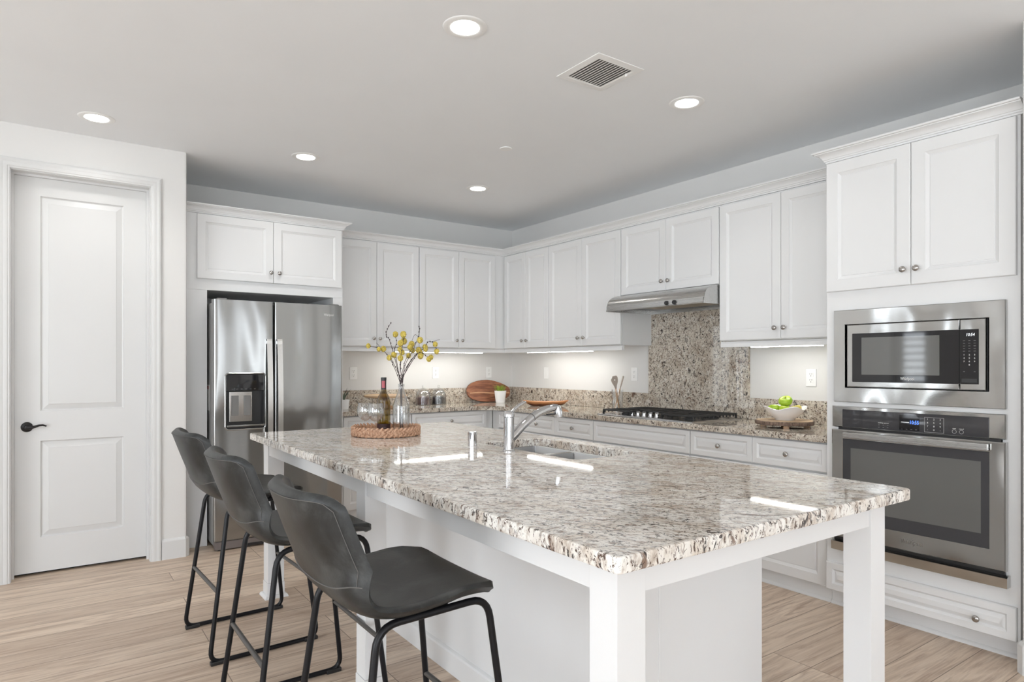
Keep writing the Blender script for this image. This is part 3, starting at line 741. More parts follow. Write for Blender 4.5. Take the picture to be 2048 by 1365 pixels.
# ------------------------------------------------------------------ base cabinets
BX = 3.455; BY = 5.195
DZ0, DZ1 = .711, .866
def base_cabinet(label, face, plane, back, u0, u1, drawers, doors, toe=True):
    fr = plane + UD + .002; p = W(face, back)((u0+u1)/2, 0, 0)
    t = thing('base_cabinet', label, 'cabinet', tuple(p), group='white base cabinets')
    fbox(face, back, u0+.0005, u1-.0005, .100, .8755, 0, back-fr, .001).build('carcass', 'cabinet', t)
    mb = fbox(face, back, u0+.0005, u1-.0005, 0, .0995, 0, back-plane-.043)
    pl = plane+.043
    for_ = [(0, 0), (.0115, 0), (.0105, .008), (.006, .015), (0, .018)]
    fn = W(face, pl); A = [mb.bm.verts.new(fn(u0+.0005, z, d)) for d, z in for_]; B = [mb.bm.verts.new(fn(u1-.0005, z, d)) for d, z in for_]
    for i in range(5): mb.cap((A[i], A[(i+1) % 5], B[(i+1) % 5], B[i]))
    mb.cap(A); mb.cap(B); mb.build('toe_kick', 'cabinet', t)
    for (a, b_, ku) in drawers:
        d = panel(face, plane+UD, a+.0012, b_-.0012, DZ0, DZ1, drawer_rings()).build('drawer', 'cabinet', t, ang=20)
        if ku is not None: knob(face, plane, ku, (DZ0+DZ1)/2, d)
    for (a, b_, ku) in doors:
        d = panel(face, plane+UD, a+.0012, b_-.0012, .090, DZ0-.010, door_rings()).build('door', 'cabinet', t, ang=20)
        if ku is not None: knob(face, plane, ku, DZ0-.075, d)
    return t
base_cabinet('white base cabinet with two drawers beside the oven tower', '-x', BX, R0, 1.900, 2.838, [(2.372, 2.836, 2.606), (1.902, 2.372, 2.140)], [(2.372, 2.836, 2.42), (1.902, 2.372, 2.33)])
base_cabinet('white base cabinet with one wide plain drawer front under the cooktop', '-x', BX, R0, 2.838, 3.780, [(2.840, 3.778, None)], [(3.309, 3.778, 3.355), (2.840, 3.309, 3.265)])
base_cabinet('white base cabinet with two knobbed drawers left of the cooktop', '-x', BX, R0, 3.780, 4.716, [(4.249, 4.714, 4.486), (3.782, 4.249, 4.014)], [(4.249, 4.714, 4.30), (3.782, 4.249, 4.20)])
base_cabinet('narrow white base cabinet behind the faucet in the corner', '-x', BX, R0, 4.716, 5.215, [(4.718, 5.110, None)], [(4.718, 5.110, 4.77)])
base_cabinet('white base cabinet on the back wall beside the fridge', '-y', BY, B0, 1.940, 2.606, [(1.985, 2.604, 2.295)], [(1.985, 2.295, 2.25), (2.295, 2.604, 2.34)])
base_cabinet('white base cabinet on the back wall near the corner', '-y', BY, B0, 2.606, 3.474, [(2.610, 3.394, 3.002)], [(2.610, 3.002, 2.957), (3.002, 3.394, 3.047)])

# L-shaped granite worktop with a soft inner corner
CFX, CFY = 3.428, 5.168
r_ = .16; pts = [(1.9385, CFY), (CFX-r_, CFY)]
for i in range(1, 8): a = PI/2 * i/8; pts.append((CFX-r_+r_*math.sin(a), CFY-r_+r_*math.cos(a)))
pts += [(CFX, CFY-r_), (CFX, 1.8945), (WX-.001, 1.8945), (WX-.001, WY-.001), (1.9385, WY-.001)]
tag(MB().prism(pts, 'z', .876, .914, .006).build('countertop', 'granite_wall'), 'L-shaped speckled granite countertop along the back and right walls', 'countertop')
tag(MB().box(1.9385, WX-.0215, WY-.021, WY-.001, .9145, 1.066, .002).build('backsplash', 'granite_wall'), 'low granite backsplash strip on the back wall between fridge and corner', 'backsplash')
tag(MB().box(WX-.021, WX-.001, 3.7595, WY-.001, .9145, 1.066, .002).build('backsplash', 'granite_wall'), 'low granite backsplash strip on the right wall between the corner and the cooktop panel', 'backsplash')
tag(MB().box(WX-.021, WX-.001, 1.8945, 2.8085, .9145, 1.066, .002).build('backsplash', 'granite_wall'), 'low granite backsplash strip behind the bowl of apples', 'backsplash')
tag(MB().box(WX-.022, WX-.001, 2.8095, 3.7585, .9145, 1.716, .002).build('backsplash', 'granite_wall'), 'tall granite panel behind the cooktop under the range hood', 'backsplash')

# ------------------------------------------------------------------ range hood
t = thing('range_hood', 'stainless steel range hood under the short wall cabinet', 'range hood', (3.85, 3.26, 1.713))
HY0, HY1 = 2.797, 3.722
arc = [(3.552 + .148*(1-math.cos(a)), 1.757 + .087*math.sin(a)) for a in [PI/2*i/10 for i in range(11)]]
prof = [(3.541, 1.713)] + arc + [(WX-.024, 1.8445), (WX-.024, 1.7975)]
mb = MB(); thick = .003
outer = prof
A = [mb.bm.verts.new((x, HY0, z)) for x, z in outer]; B = [mb.bm.verts.new((x, HY1, z)) for x, z in outer]
n = len(outer)
for i in range(n-1): mb.bm.faces.new((A[i], A[i+1], B[i+1], B[i]))
for y0, y1 in ((HY0, HY0+.003), (HY1-.003, HY1)):
    mb.prism(outer[:-1] + [(WX-.024, 1.713)], 'y', y0, y1)
mb.box(3.543, 3.548, HY0+.003, HY1-.003, 1.713, 1.755); mb.box(WX-.030, WX-.024, HY0+.003, HY1-.003, 1.713, 1.80)
mb.build('canopy', 'steel_hood', t, ang=30)
MB().box(3.5485, WX-.031, HY0+.0035, HY1-.0035, 1.745, 1.750).build('underside', 'black_plastic', t)
MB().box(3.60, 3.98, 2.93, 3.55, 1.739, 1.7445).build('filter', 'hood_filter', t)
for y_ in (3.113, 3.043):
    mb = MB().lathe([(.016, 0), (.016, .010), (.013, .015), (0, .016)], seg=18); mb.transform(Matrix.Translation((3.5455, y_, 1.735)) @ Matrix(((0,0,-1,0),(-1,0,0,0),(0,1,0,0),(0,0,0,1))))
    mb.build('knob', 'black_plastic', t)

# ------------------------------------------------------------------ cooktop
t = thing('gas_cooktop', 'stainless gas cooktop with black grates set on the granite counter', 'cooktop', (3.76, 3.30, .9145))
KX0, KX1, KY0, KY1 = 3.487, 4.020, 2.842, 3.765; Z = .9145
mb = MB(); rows = []
for ins, z in ((0, Z), (0, Z+.004), (.006, Z+.008), (.016, Z+.008), (.026, Z+.004)):
    rows.append([(KX0+ins, KY0+ins, z), (KX1-ins, KY0+ins, z), (KX1-ins, KY1-ins, z), (KX0+ins, KY1-ins, z)])
R = mb.grid(rows, close_v=True); mb.cap(R[0]); mb.cap(R[-1]); mb.build('tray', 'steel_sink', t, ang=25)
def grate(y0, y1, x0, x1):
    mb = MB(); zt = Z+.042; hh = .011; b_ = .0055
    def bar(xa, xb, ya, yb): mb.box(min(xa, xb), max(xa, xb), min(ya, yb), max(ya, yb), zt-hh, zt, .002, 1)
    bar(x0, x1, y0, y0+.012); bar(x0, x1, y1-.012, y1); bar(x0, x0+.012, y0+.012, y1-.012); bar(x1-.012, x1, y0+.012, y1-.012)
    xm, ym = (x0+x1)/2, (y0+y1)/2
    bar(xm-b_, xm+b_, y0+.012, y1-.012)
    nb = max(4, int((y1-y0)/.045))
    for i in range(1, nb):
        y = y0 + (y1-y0)*i/nb
        for xa, xb in ((x0+.012, xm-b_-.05), (xm+b_+.05, x1-.012)): bar(xa, xb, y-b_*.8, y+b_*.8)
        if i % 2: bar(xm-b_-.05, xm+b_+.05, y-b_*.8, y+b_*.8)
    for i in range(int((x1-x0)/.038)):
        x = x0+.018+i*.038
        for ya in (y0, y1-.010): mb.box(x, x+.008, ya, ya+.010, zt-.024, zt-hh, .001, 1)
    for x in (x0, x1-.012):
        for y in (y0, y1-.012): mb.box(x, x+.012, y, y+.012, Z+.0045, zt-hh, .001, 1)
    mb.build('grate', 'cast_iron', t)
grate(KY1-.318, KY1-.022, KX0+.035, KX1-.02); grate(KY0+.312, KY1-.322, KX0+.155, KX1-.02); grate(KY0+.022, KY0+.308, KX0+.035, KX1-.02)
for x, y, r in ((3.65, 3.60, .045), (3.90, 3.60, .038), (3.83, 3.30, .055), (3.65, 3.0, .038), (3.90, 3.0, .045)):
    mb = MB().lathe([(r, Z+.0045), (r, Z+.014), (r*.8, Z+.017), (r*.8, Z+.024), (r*.75, Z+.026), (0, Z+.026)], (x, y, 0), 24); mb.build('burner', 'cast_iron', t)
for i in range(5):
    y = 3.478 - .062*i
    mb = MB().lathe([(.021, Z+.0045), (.020, Z+.010), (.0165, Z+.012), (.0155, Z+.030), (.013, Z+.033), (0, Z+.033)], (3.575, y, 0), 24); kb = mb.build('knob', 'chrome', t)
    MB().box(3.571, 3.579, y-.016, y+.016, Z+.0335, Z+.041, .002).build('grip', 'chrome', kb)

# ------------------------------------------------------------------ island
IX0, IX1, IY0, IY1 = .930, 2.203, .943, 3.880
SX0, SX1, SY0, SY1 = 1.745, 2.110, 2.005, 2.725
def rpoly(x0, x1, y0, y1, r, n=5):
    pts = []
    for cx_, cy_, a0 in ((x1-r, y1-r, 0), (x0+r, y1-r, 90), (x0+r, y0+r, 180), (x1-r, y0+r, 270)):
        for i in range(n+1): a = math.radians(a0+90*i/n); pts.append((cx_+r*math.cos(a), cy_+r*math.sin(a)))
    return pts
def ring_slab(outer, inner, z0, z1, e=.006):
    """slab with a hole; outer/inner have the same vertex count"""
    mb = MB(); rows = []
    def off(poly, d):
        cx_ = sum(p[0] for p in poly)/len(poly); cy_ = sum(p[1] for p in poly)/len(poly); mx = max(p[0] for p in poly)-cx_; my = max(p[1] for p in poly)-cy_
        return [(cx_+(p[0]-cx_)*(mx-d)/mx, cy_+(p[1]-cy_)*(my-d)/my) for p in poly]
    for poly, d, z in ((outer, e, z0), (outer, e*.3, z0+e*.3), (outer, 0, z0+e), (outer, 0, z1-e), (outer, e*.3, z1-e*.3), (outer, e, z1), (inner, -.003, z1), (inner, 0, z1-.003), (inner, 0, z0)):
        rows.append([(x, y, z) for x, y in off(poly, d)])
    mb.grid(rows, close_u=True, close_v=True); return mb
tag(ring_slab(rpoly(IX0, IX1, IY0, IY1, .012), rpoly(SX0, SX1, SY0, SY1, .05), .876, .914).build('island_countertop', 'granite', ang=30),
    'large polished speckled granite top of the kitchen island', 'countertop')
t = thing('kitchen_island', 'white kitchen island base with square corner legs under the granite top', 'island', (1.57, 2.40, 0))
PX0, PX1, PY0, PY1 = 1.392, 2.130, 1.420, 3.395
IT = .8755
MB().box(PX0, PX0+.018, PY0+.003, PY1, 0, IT).build('back_panel', 'cabinet', t)
mb = MB(); mb.box(PX0+.0185, PX1-.025, PY0+.003, PY0+.020, 0, IT); mb.box(PX0+.19, PX1, PY0, PY0+.0028, 0, IT, .0005)
mb.build('end_panel', 'cabinet', t)
MB().box(PX0+.0185, PX1-.025, PY1-.018, PY1, 0, IT).build('end_panel', 'cabinet', t)
mb = MB(); mb.box(PX0+.0185, PX1-.025, PY0+.0205, PY1-.0185, .10, .118); mb.box(PX1-.100, PX1-.082, PY0+.0205, PY1-.0185, 0, .0995)
mb.build('cabinet_floor', 'cabinet', t)
mb = MB()
for a, b_ in ((PY0+.0205, PY0+.06), (1.90, 1.94), (2.80, 2.84), (PY1-.06, PY1-.0185)): mb.box(PX1-.045, PX1-.0255, a, b_, .1185, IT)
mb.box(PX1-.045, PX1-.0255, PY0+.06, 1.90, .82, IT); mb.box(PX1-.045, PX1-.0255, 2.84, PY1-.06, .82, IT); mb.box(PX1-.045, PX1-.0255, 1.94, 2.80, .84, IT)
mb.build('face_frame', 'cabinet', t)
for a, b_ in ((1.43, 1.915), (1.925, 2.365), (2.375, 2.815), (2.825, 3.385)):
    mb = panel('-x', 0, a, b_, .105, .865, door_rings())
    mb.transform(Matrix.Translation((PX1-.0245, 0, 0)) @ Matrix.Diagonal((-1, 1, 1, 1))); d = mb.build('door', 'cabinet', t, ang=20)
    m2 = MB().lathe(KNOB, seg=16); m2.transform(Matrix.Translation((PX1-.0045, b_-.05, .79)) @ Matrix(((0,0,1,0),(1,0,0,0),(0,1,0,0),(0,0,0,1)))); m2.build('knob', 'nickel', d)
# base board round the stool side and ends
mb = MB(); prof = [(0.0005, 0), (.014, 0), (.014, .085), (.010, .092), (.0005, .098)]; rows = []
for (o_, z) in prof: rows.append([(PX0-o_, PY1+o_, z), (PX0-o_, PY0+.003-o_, z), (PX0+.189, PY0+.003-o_, z)])
R = mb.grid(rows, close_u=True); mb.cap([r[0] for r in R]); mb.cap([r[-1] for r in R]); mb.build('baseboard', 'cabinet', t, ang=25)
LW = .088
def leg(x, y):
    mb = MB(); mb.box(x, x+LW, y, y+LW, .085, IT, .0015)
    mb.box(x-.003, x+LW+.003, y-.003, y+LW+.003, .0, .084, .003)
    rows = []
    for (o_, z) in ((.003, 0), (.019, 0), (.0185, .007), (.0145, .014), (.008, .018), (.003, .019)):
        rows.append([(x-o_, y-o_, z), (x+LW+o_, y-o_, z), (x+LW+o_, y+LW+o_, z), (x-o_, y+LW+o_, z)])
    mb.grid(rows, close_v=True, close_u=True); mb.build('leg', 'cabinet', t, ang=30)
LX0, LX1, LYN, LYF, LYM = .993, 2.088, 1.010, 3.737, 2.374
for x, y in ((LX0, LYN), (LX1, LYN), (LX0, LYM), (LX0, LYF), (LX1, LYF)): leg(x, y)
AZ = .795
def apron(x0, x1, y0, y1): MB().box(x0, x1, y0, y1, AZ, IT, .001).build('apron', 'cabinet', t)
e = .006
apron(LX0+e, LX0+e+.02, LYN+LW+.0003, LYM-.0003); apron(LX0+e, LX0+e+.02, LYM+LW+.0003, LYF-.0003)
apron(LX0+LW+.0003, LX1-.0003, LYN+e, LYN+e+.02); apron(LX0+LW+.0003, LX1-.0003, LYF+LW-e-.02, LYF+LW-e)
apron(LX1+LW-e-.02, LX1+LW-e, LYN+LW+.0003, PY0-.0105)
apron(LX0+LW+.0003, PX0-.0003, LYM+.035, LYM+.055)
apron(LX1+LW-e-.02, LX1+LW-e, PY1+.0005, LYF-.0003)

# sink: two bowls below the opening
t = thing('kitchen_sink', 'stainless double-bowl sink set below the island granite', 'sink', (1.93, 2.365, .68))
def bowl(y0, y1, name):
    mb = MB(); rows = []
    x0, x1 = SX0-.004, SX1+.004
    for ins, z, r in ((-.012, .8745, .055), (0, .8745, .05), (.001, .872, .05), (.006, .76, .05), (.010, .71, .05), (.020, .694, .045), (.040, .688, .03)):
        rows.append([(x, y, z) for x, y in rpoly(x0+ins, x1-ins, y0+ins, y1-ins, r)])
    R = mb.grid(rows, close_v=True); mb.cap(R[-1])
    o = mb.build(name, 'steel_sink', t, ang=30)
    MB().lathe([(.0, .689), (.030, .689), (.040, .6905), (.042, .689)], ((x0+x1)/2, (y0+y1)/2, 0), 24).build('drain', 'chrome', o)
    return o
bowl(2.445, 2.730, 'bowl'); bowl(2.000, 2.420, 'bowl')
# faucet
FX_, FY_ = 1.673, 2.381
t = thing('kitchen_faucet', 'tall chrome single-lever kitchen faucet beside the island sink', 'faucet', (FX_, FY_, .9145))
mb = MB().lathe([(.029, .9145), (.029, .918), (.026, .921), (.0235, .926), (.0235, 1.066)], (FX_, FY_, 0), 32); mb.build('body', 'chrome', t)
mb = MB().lathe([(.0225, 1.0665), (.0250, 1.069), (.0250, 1.078), (.0235, 1.086), (.018, 1.094), (0, 1.097)], (FX_, FY_, 0), 32); cap_ = mb.build('lever_cap', 'chrome', t)
mb = MB().tube([(FX_+.010, FY_, 1.084), (FX_+.030, FY_+.0, 1.101), (FX_+.055, FY_+.0, 1.118), (FX_+.080, FY_, 1.129), (FX_+.094, FY_, 1.132)], [.010, .0075, .0065, .0075, .005], 12); mb.build('lever', 'chrome', cap_)
mb = MB().tube([(FX_+.005, FY_, .965), (FX_+.035, FY_, .990), (FX_+.07, FY_, 1.020), (FX_+.115, FY_, 1.052), (FX_+.16, FY_, 1.076), (FX_+.21, FY_, 1.093), (FX_+.255, FY_, 1.100), (FX_+.278, FY_, 1.100)],
              [.019, .019, .0185, .0185, .018, .0175, .0165, .014], 20); sp_ = mb.build('spout', 'chrome', t)
mb = MB().tube([(FX_+.276, FY_, 1.106), (FX_+.281, FY_, 1.085), (FX_+.286, FY_, 1.056)], [.017, .0215, .0215], 20); mb.build('spray_head', 'chrome', sp_)
MB().box(FX_+.215, FX_+.262, FY_-.006, FY_+.006, 1.066, 1.073, .002).build('spray_button', 'black_plastic', sp_)
MB().lathe([(.0192, 0), (.0192, .002)], seg=24).transform(Matrix.Translation((FX_+.130, FY_, 1.0605)) @ Matrix.Rotation(math.radians(62), 4, 'Y')).build('seam_ring', 'black_plastic', sp_)
t = tag(MB().lathe([(.022, .9145), (.022, .9795), (.021, .9825), (0, .9830)], (1.648, 2.647, 0), 32).build('air_gap', 'chrome', loc=(1.648, 2.647, .9145)), 'short chrome cylinder cap standing left of the faucet on the island', 'air gap')

# ------------------------------------------------------------------ bar stools
def shell_pt(s, tt):
    """seat-and-back surface, local frame: +x is forward; s 0 front .. 1 top of back, tt -1..1 across"""
    prof = [(.202, .690), (.194, .708), (.165, .718), (.09, .720), (.02, .712), (-.05, .707), (-.11, .708), (-.158, .720), (-.195, .748), (-.221, .790), (-.243, .845), (-.264, .90), (-.284, .955), (-.295, .985), (-.299, .997)]
    wid = [.205, .208, .213, .219, .224, .227, .228, .228, .227, .224, .218, .211, .204, .199, .197]
    _f, _b = .19*abs(tt)**6, .115*abs(tt)**8; s = _f + s*(1 - _f - _b)
    q = s*(len(prof)-1); i = min(int(q), len(prof)-2); fr = q-i
    def cr(a, k):
        p0, p1, p2, p3 = a[max(k-1, 0)], a[k], a[k+1], a[min(k+2, len(a)-1)]
        return .5*(2*p1+(p2-p0)*fr+(2*p0-5*p1+4*p2-p3)*fr**2+(3*p1-p0-3*p2+p3)*fr**3)
    x = cr([p[0] for p in prof], i); z = cr([p[1] for p in prof], i); wd = cr(wid, i)
    up = min(1, max(0, (z-.72)/.10)) if s > .5 else 0
    seat = 1-up
    x += up*.060*abs(tt)**2.6; z += seat*.014*abs(tt)**2.4*min(1, s/.25)
    return Vector((x, wd*tt, z))
def make_stool():
    root = thing('bar_stool', '', 'stool', (0, 0, 0), 0, 'bar stools along the island')
    NS, NT = 40, 32; TH = .036
    P_ = [[shell_pt(i/NS, -1+2*j/NT) for j in range(NT+1)] for i in range(NS+1)]
    def nrm(i, j):
        a = P_[min(i+1, NS)][j]-P_[max(i-1, 0)][j]; b = P_[i][min(j+1, NT)]-P_[i][max(j-1, 0)]
        n = b.cross(a); n.normalize(); return n
    top = [[P_[i][j] for j in range(NT+1)] for i in range(NS+1)]
    bot = [[P_[i][j] - nrm(i, j)*TH*(.62+.38*math.sqrt(max(0, 1-(abs(-1+2*j/NT))**4))) for j in range(NT+1)] for i in range(NS+1)]
    if (bot[5][16]-top[5][16]).z > 0: bot = [[P_[i][j]*2-bot[i][j] for j in range(NT+1)] for i in range(NS+1)]
    def loop(g): return [g[0][j] for j in range(NT+1)] + [g[i][NT] for i in range(1, NS+1)] + [g[NS][j] for j in range(NT-1, -1, -1)] + [g[i][0] for i in range(NS-1, 0, -1)]
    mb = MB(); A = mb.grid(top); B = mb.grid(bot)
    def vl(g): return [g[0][j] for j in range(NT+1)] + [g[i][NT] for i in range(1, NS+1)] + [g[NS][j] for j in range(NT-1, -1, -1)] + [g[i][0] for i in range(NS-1, 0, -1)]
    la, lb = vl(A), vl(B); n = len(la)
    cen = Vector((-.05, 0, .78)); mid = []
    for k in range(n):
        a, b = la[k].co, lb[k].co; m_ = (a+b)/2
        out = ((loop(top)[k]-loop(top)[(k-1) % n]).cross(loop(top)[k]-loop(bot)[k]))
        if out.length > 0: out.normalize()
        tin = (P_[NS//2][NT//2]-m_)
        if out.dot(tin) > 0: out = -out
        mid.append(mb.bm.verts.new(m_ + out*.010))
    for k in range(n):
        mb.cap((la[k], la[(k+1) % n], mid[(k+1) % n], mid[k])); mb.cap((mid[k], mid[(k+1) % n], lb[(k+1) % n], lb[k]))
    shell = mb.build('seat_shell', 'leather', root, ang=60)
    # stitched seams: edge of the cushion and the line round the lower back
    lp = loop(top)
    ins = []
    for i in range(0, NS+1): ins.append(P_[i][NT].lerp(P_[i][NT-1], .55) + nrm(i, NT-1)*-.0)
    mb = MB()
    i0 = next(i for i in range(NS+1) if i > NS*.5 and P_[i][16].z > .775)
    sg = 1 if (bot[i0][16]-top[i0][16]).x < 0 else -1
    off = lambda i, j: (bot[i][j]-top[i][j]).normalized()*.0006
    mb.tube([bot[i0][j] + off(i0, j) for j in range(NT+1)], .0016, 5)
    path = [bot[i][0].lerp(bot[i][1], .9) + off(i, 0)*1.5 for i in range(i0, NS-1)] + [bot[NS][j].lerp(bot[NS-1][j], .9) + off(NS-1, j)*1.5 for j in range(2, NT-1)] + [bot[i][NT].lerp(bot[i][NT-1], .9) + off(i, NT)*1.5 for i in range(NS-2, i0-1, -1)]
    mb.tube(path, .0010, 5)
    mb.build('seam', 'thread', shell)
    # steel frame: one bent loop each side
    def bend(a, b, c, r, n=6):
        a, b, c = Vector(a), Vector(b), Vector(c); u = (a-b).normalized(); v = (c-b).normalized(); p = b+u*r; q = b+v*r
        return [p.lerp(b, k/n).lerp(b.lerp(q, k/n), k/n) for k in range(n+1)]
    for sgn in (-1, 1):
        RF = (-.240, .247*sgn, .0115); RT = (-.152, .203*sgn, .674); FT = (.160, .203*sgn, .684); FF = (.238, .247*sgn, .0115)
        pts = bend(FF, RF, RT, .055) + bend(RF, RT, FT, .055) + bend(RT, FT, FF, .055) + bend(FT, FF, RF, .055)
        # extra points so the straight runs stay straight
        MB().tube(pts, .0098, 12, True).build('side_frame', 'black_metal', root)
        for x in (-.205, .205):
            MB().box(x-.032, x+.032, .247*sgn-.0135, .247*sgn+.0135, 0, .017, .004).build('foot_pad', 'black_plastic', root)
    zf = .305
    def on(a, b, z): k_ = (z-a[2])/(b[2]-a[2]); return a[0]+(b[0]-a[0])*k_, a[1]+(b[1]-a[1])*k_
    xr, yr = on((-.240, .247, .0115), (-.152, .203, .674), zf); xf, yf = on((.238, .247, .0115), (.160, .203, .684), zf)
    for x, y in ((xr, yr), (xf, yf)): MB().tube([(x, -y+.002, zf), (x, y-.002, zf)], .0088, 12).build('footrest', 'bar_metal', root)
    for x in (-.06, .05): MB().tube([(x, -.201, .676), (x, .201, .676)], .007, 10).build('seat_support', 'black_metal', root)
    return root
def copy_tree(o, parent=None):
    c = o.copy(); col.objects.link(c); c.parent = parent
    for ch in list(o.children): copy_tree(ch, c)
    return c
stools = [(.795, 3.306, math.radians(2.4), 'charcoal leather bar stool farthest from the camera, nearest the fridge'),
          (.778, 2.443, math.radians(0.0), 'charcoal leather bar stool in the middle of the row of three'),
          (.790, 1.655, math.radians(0.0), 'charcoal leather bar stool nearest the camera, whole seat in view')]
proto = make_stool()
for i, (x, y, a, lab) in enumerate(stools):
    o = proto if i == 0 else copy_tree(proto)
    o.location = (x, y, 0); o.rotation_euler = (0, 0, a); o['label'] = lab

# ------------------------------------------------------------------ on the island
T = .9145
TX_, TY_ = 1.517, 3.336
t = thing('wicker_tray', 'round woven wicker tray on the island under the wine bottle and vase', 'tray', (TX_, TY_, T))
mb = MB().lathe([(.0, .9145), (.165, .9145), (.170, .918), (.170, .924), (.0, .924)], (TX_, TY_, 0), 40); mb.build('tray_base', 'wicker', t)
mb = MB(); mb.lathe([(.168, .916), (.182, .917), (.185, .945), (.183, .957), (.174, .958), (.171, .94)], (TX_, TY_, 0), 48)
nk = 44
for row, (zz, tilt) in enumerate(((.926, .75), (.941, -.75), (.956, .75))):
    for k_ in range(nk):
        a = 2*PI*(k_ + .5*row)/nk; rr_ = .182 + random.uniform(-.0015, .0015)
        rot = Matrix.Rotation(a, 4, 'Z') @ Matrix.Rotation(tilt + random.uniform(-.2, .2), 4, 'X')
        mb.sphere((TX_+rr_*math.cos(a), TY_+rr_*math.sin(a), zz+random.uniform(-.001, .001)), .010, .75, 1.75, .72, 8, 6, rot)
mb.build('woven_rim', 'wicker', t, ang=60)
TB = .9245
bx, by = 1.552, 3.445
t = thing('wine_bottle', 'amber-green glass wine bottle standing on the wicker tray', 'bottle', (bx, by, TB))
mb = MB().lathe([(.0, TB+.008), (.028, TB), (.036, TB+.002), (.0375, TB+.008), (.0375, TB+.168), (.036, TB+.182), (.029, TB+.200), (.019, TB+.215), (.0145, TB+.230), (.0135, TB+.262), (.0142, TB+.296), (.0142, TB+.302), (.0, TB+.302)], (bx, by, 0), 36)
g = mb.build('bottle_glass', 'bottle_glass', t)
MB().lathe([(.0381, TB+.006), (.0381, TB+.042)], (bx, by, 0), 36).build('label', 'label_dark', t)
text('label_print', '------', .008, 'logo_light', t, (bx-.010, by-.0385, TB+.025), '-y')
MB().lathe([(.0150, TB+.236), (.0143, TB+.262), (.0150, TB+.290), (.0158, TB+.292), (.0158, TB+.303), (.014, TB+.3045), (0, TB+.3045)], (bx, by, 0), 28).build('foil', 'foil_black', t)
mb = MB(); rows = []
for z_ in (TB+.245, TB+.285):
    rows.append([(bx+.0156*math.cos(a), by+.0156*math.sin(a), z_) for a in [math.radians(205+8*i) for i in range(10)]])
mb.grid(rows); mb.build('foil_band', 'foil_pink', t)
vx, vy = 1.606, 3.330
t = thing('glass_vase', 'clear glass bottle vase of twigs standing on the wicker tray', 'vase', (vx, vy, TB))
prof = [(.0, TB), (.045, TB), (.0475, TB+.004), (.0475, TB+.140), (.044, TB+.160), (.032, TB+.195), (.021, TB+.220), (.0155, TB+.236), (.0145, TB+.252), (.0175, TB+.256), (.0175, TB+.268), (.0150, TB+.270)]
inner = [(.0125, TB+.262), (.0130, TB+.236), (.0185, TB+.219), (.0295, TB+.194), (.0415, TB+.159), (.0445, TB+.139), (.0445, TB+.012), (.0, TB+.010)]
MB().lathe(prof + inner, (vx, vy, 0), 36).build('vase_glass', 'glass', t)

def wine_glass(x, y, label):
    t = thing('wine_glass', label, 'wine glass', (x, y, TB), group='wine glasses on the tray')
    z = TB
    MB().lathe([(.0, z+.002), (.032, z), (.034, z+.001), (.032, z+.003), (.008, z+.007), (.0045, z+.014), (.0035, z+.030), (.0035, z+.058), (.006, z+.066), (.018, z+.072), (.032, z+.085), (.0415, z+.105), (.0435, z+.122), (.041, z+.145), (.036, z+.166),
                (.0352, z+.166), (.0400, z+.145), (.0425, z+.122), (.0405, z+.106), (.031, z+.087), (.017, z+.075), (0, z+.070)], (x, y, 0), 36).build('glass_bowl', 'glass', t)
wine_glass(1.424, 3.404, 'empty stemmed wine glass at the left edge of the tray, behind the other')
wine_glass(1.448, 3.318, 'empty stemmed wine glass in front, beside the wine bottle')

# branches in the vase: each one a thing with its blossoms
def curve(pts, n=7):
    pts = [Vector(p) for p in pts]; out = []
    for i in range(len(pts)-1):
        p0, p1, p2, p3 = pts[max(i-1, 0)], pts[i], pts[i+1], pts[min(i+2, len(pts)-1)]
        for k_ in range(n):
            u = k_/n; out.append(.5*(2*p1+(p2-p0)*u+(2*p0-5*p1+4*p2-p3)*u*u+(3*p1-p0-3*p2+p3)*u**3))
    out.append(pts[-1]); return out
# screen-plane axes at the vase are only a convenient way to describe the bouquet: r to the right of the picture, q away from it
RX = Vector((math.cos(math.radians(35.37)), -math.sin(math.radians(35.37)), 0)); QX = Vector((math.sin(math.radians(35.37)), math.cos(math.radians(35.37)), 0))
def bq(r, z, q): return Vector((vx, vy, 0)) + RX*r + QX*q + Vector((0, 0, z))
PXM = 359.0
def pb(u, v_, q): return bq((u-799.5)/PXM, 1.30 - (v_-730.3)/PXM, q)
def branch(tip_pts, blossoms, label, group=None, twigs=()):
    t = thing('flowering_branch', label, 'branch', (vx, vy, TB+.012), group=group)
    q0 = tip_pts[-1][2]
    k_ = random.uniform(-.02, .02)
    base = [bq(k_*.4, TB+.016, random.uniform(-.02, .02)), bq(k_*.25, TB+.13, 0), bq(random.uniform(-.006, .006), TB+.235, random.uniform(-.006, .006)), bq(random.uniform(-.008, .008), TB+.275, random.uniform(-.006, .006))]
    pts = curve(base + [pb(*p) for p in tip_pts])
    n = len(pts); mb = MB(); mb.tube(pts, [(.0015 if i < 14 else .0023) - .0011*i/n for i in range(n)], 6)
    for i in range(24, n, 4):
        mb.sphere(pts[i] + Vector((random.uniform(-.002, .002), random.uniform(-.002, .002), .001)), .0030, 1, 1, 1.7, 6, 5)
    for tw in twigs:
        c = curve([pb(*p) for p in tw]); mb.tube(c, .0011, 5)
    st_ = mb.build('stem', 'branch', t)
    for (u, v_, q, r) in blossoms:
        p = pb(u, v_, q); near = min(pts, key=lambda a: (a-p).length)
        if (near-p).length > .012:
            m2 = MB(); m2.tube(curve([near, (near+p)/2 + Vector((0, 0, .006)), p], 4), .0011, 5); m2.build('twig', 'branch', t)
        r *= 1.12; m3 = MB(); m3.sphere(p, r, 1, 1, 1.10, 20, 14)
        for v2 in m3.bm.verts: v2.co = p + (v2.co-p)*random.uniform(.90, 1.10)
        m3.build('blossom', 'blossom', t, ang=180)
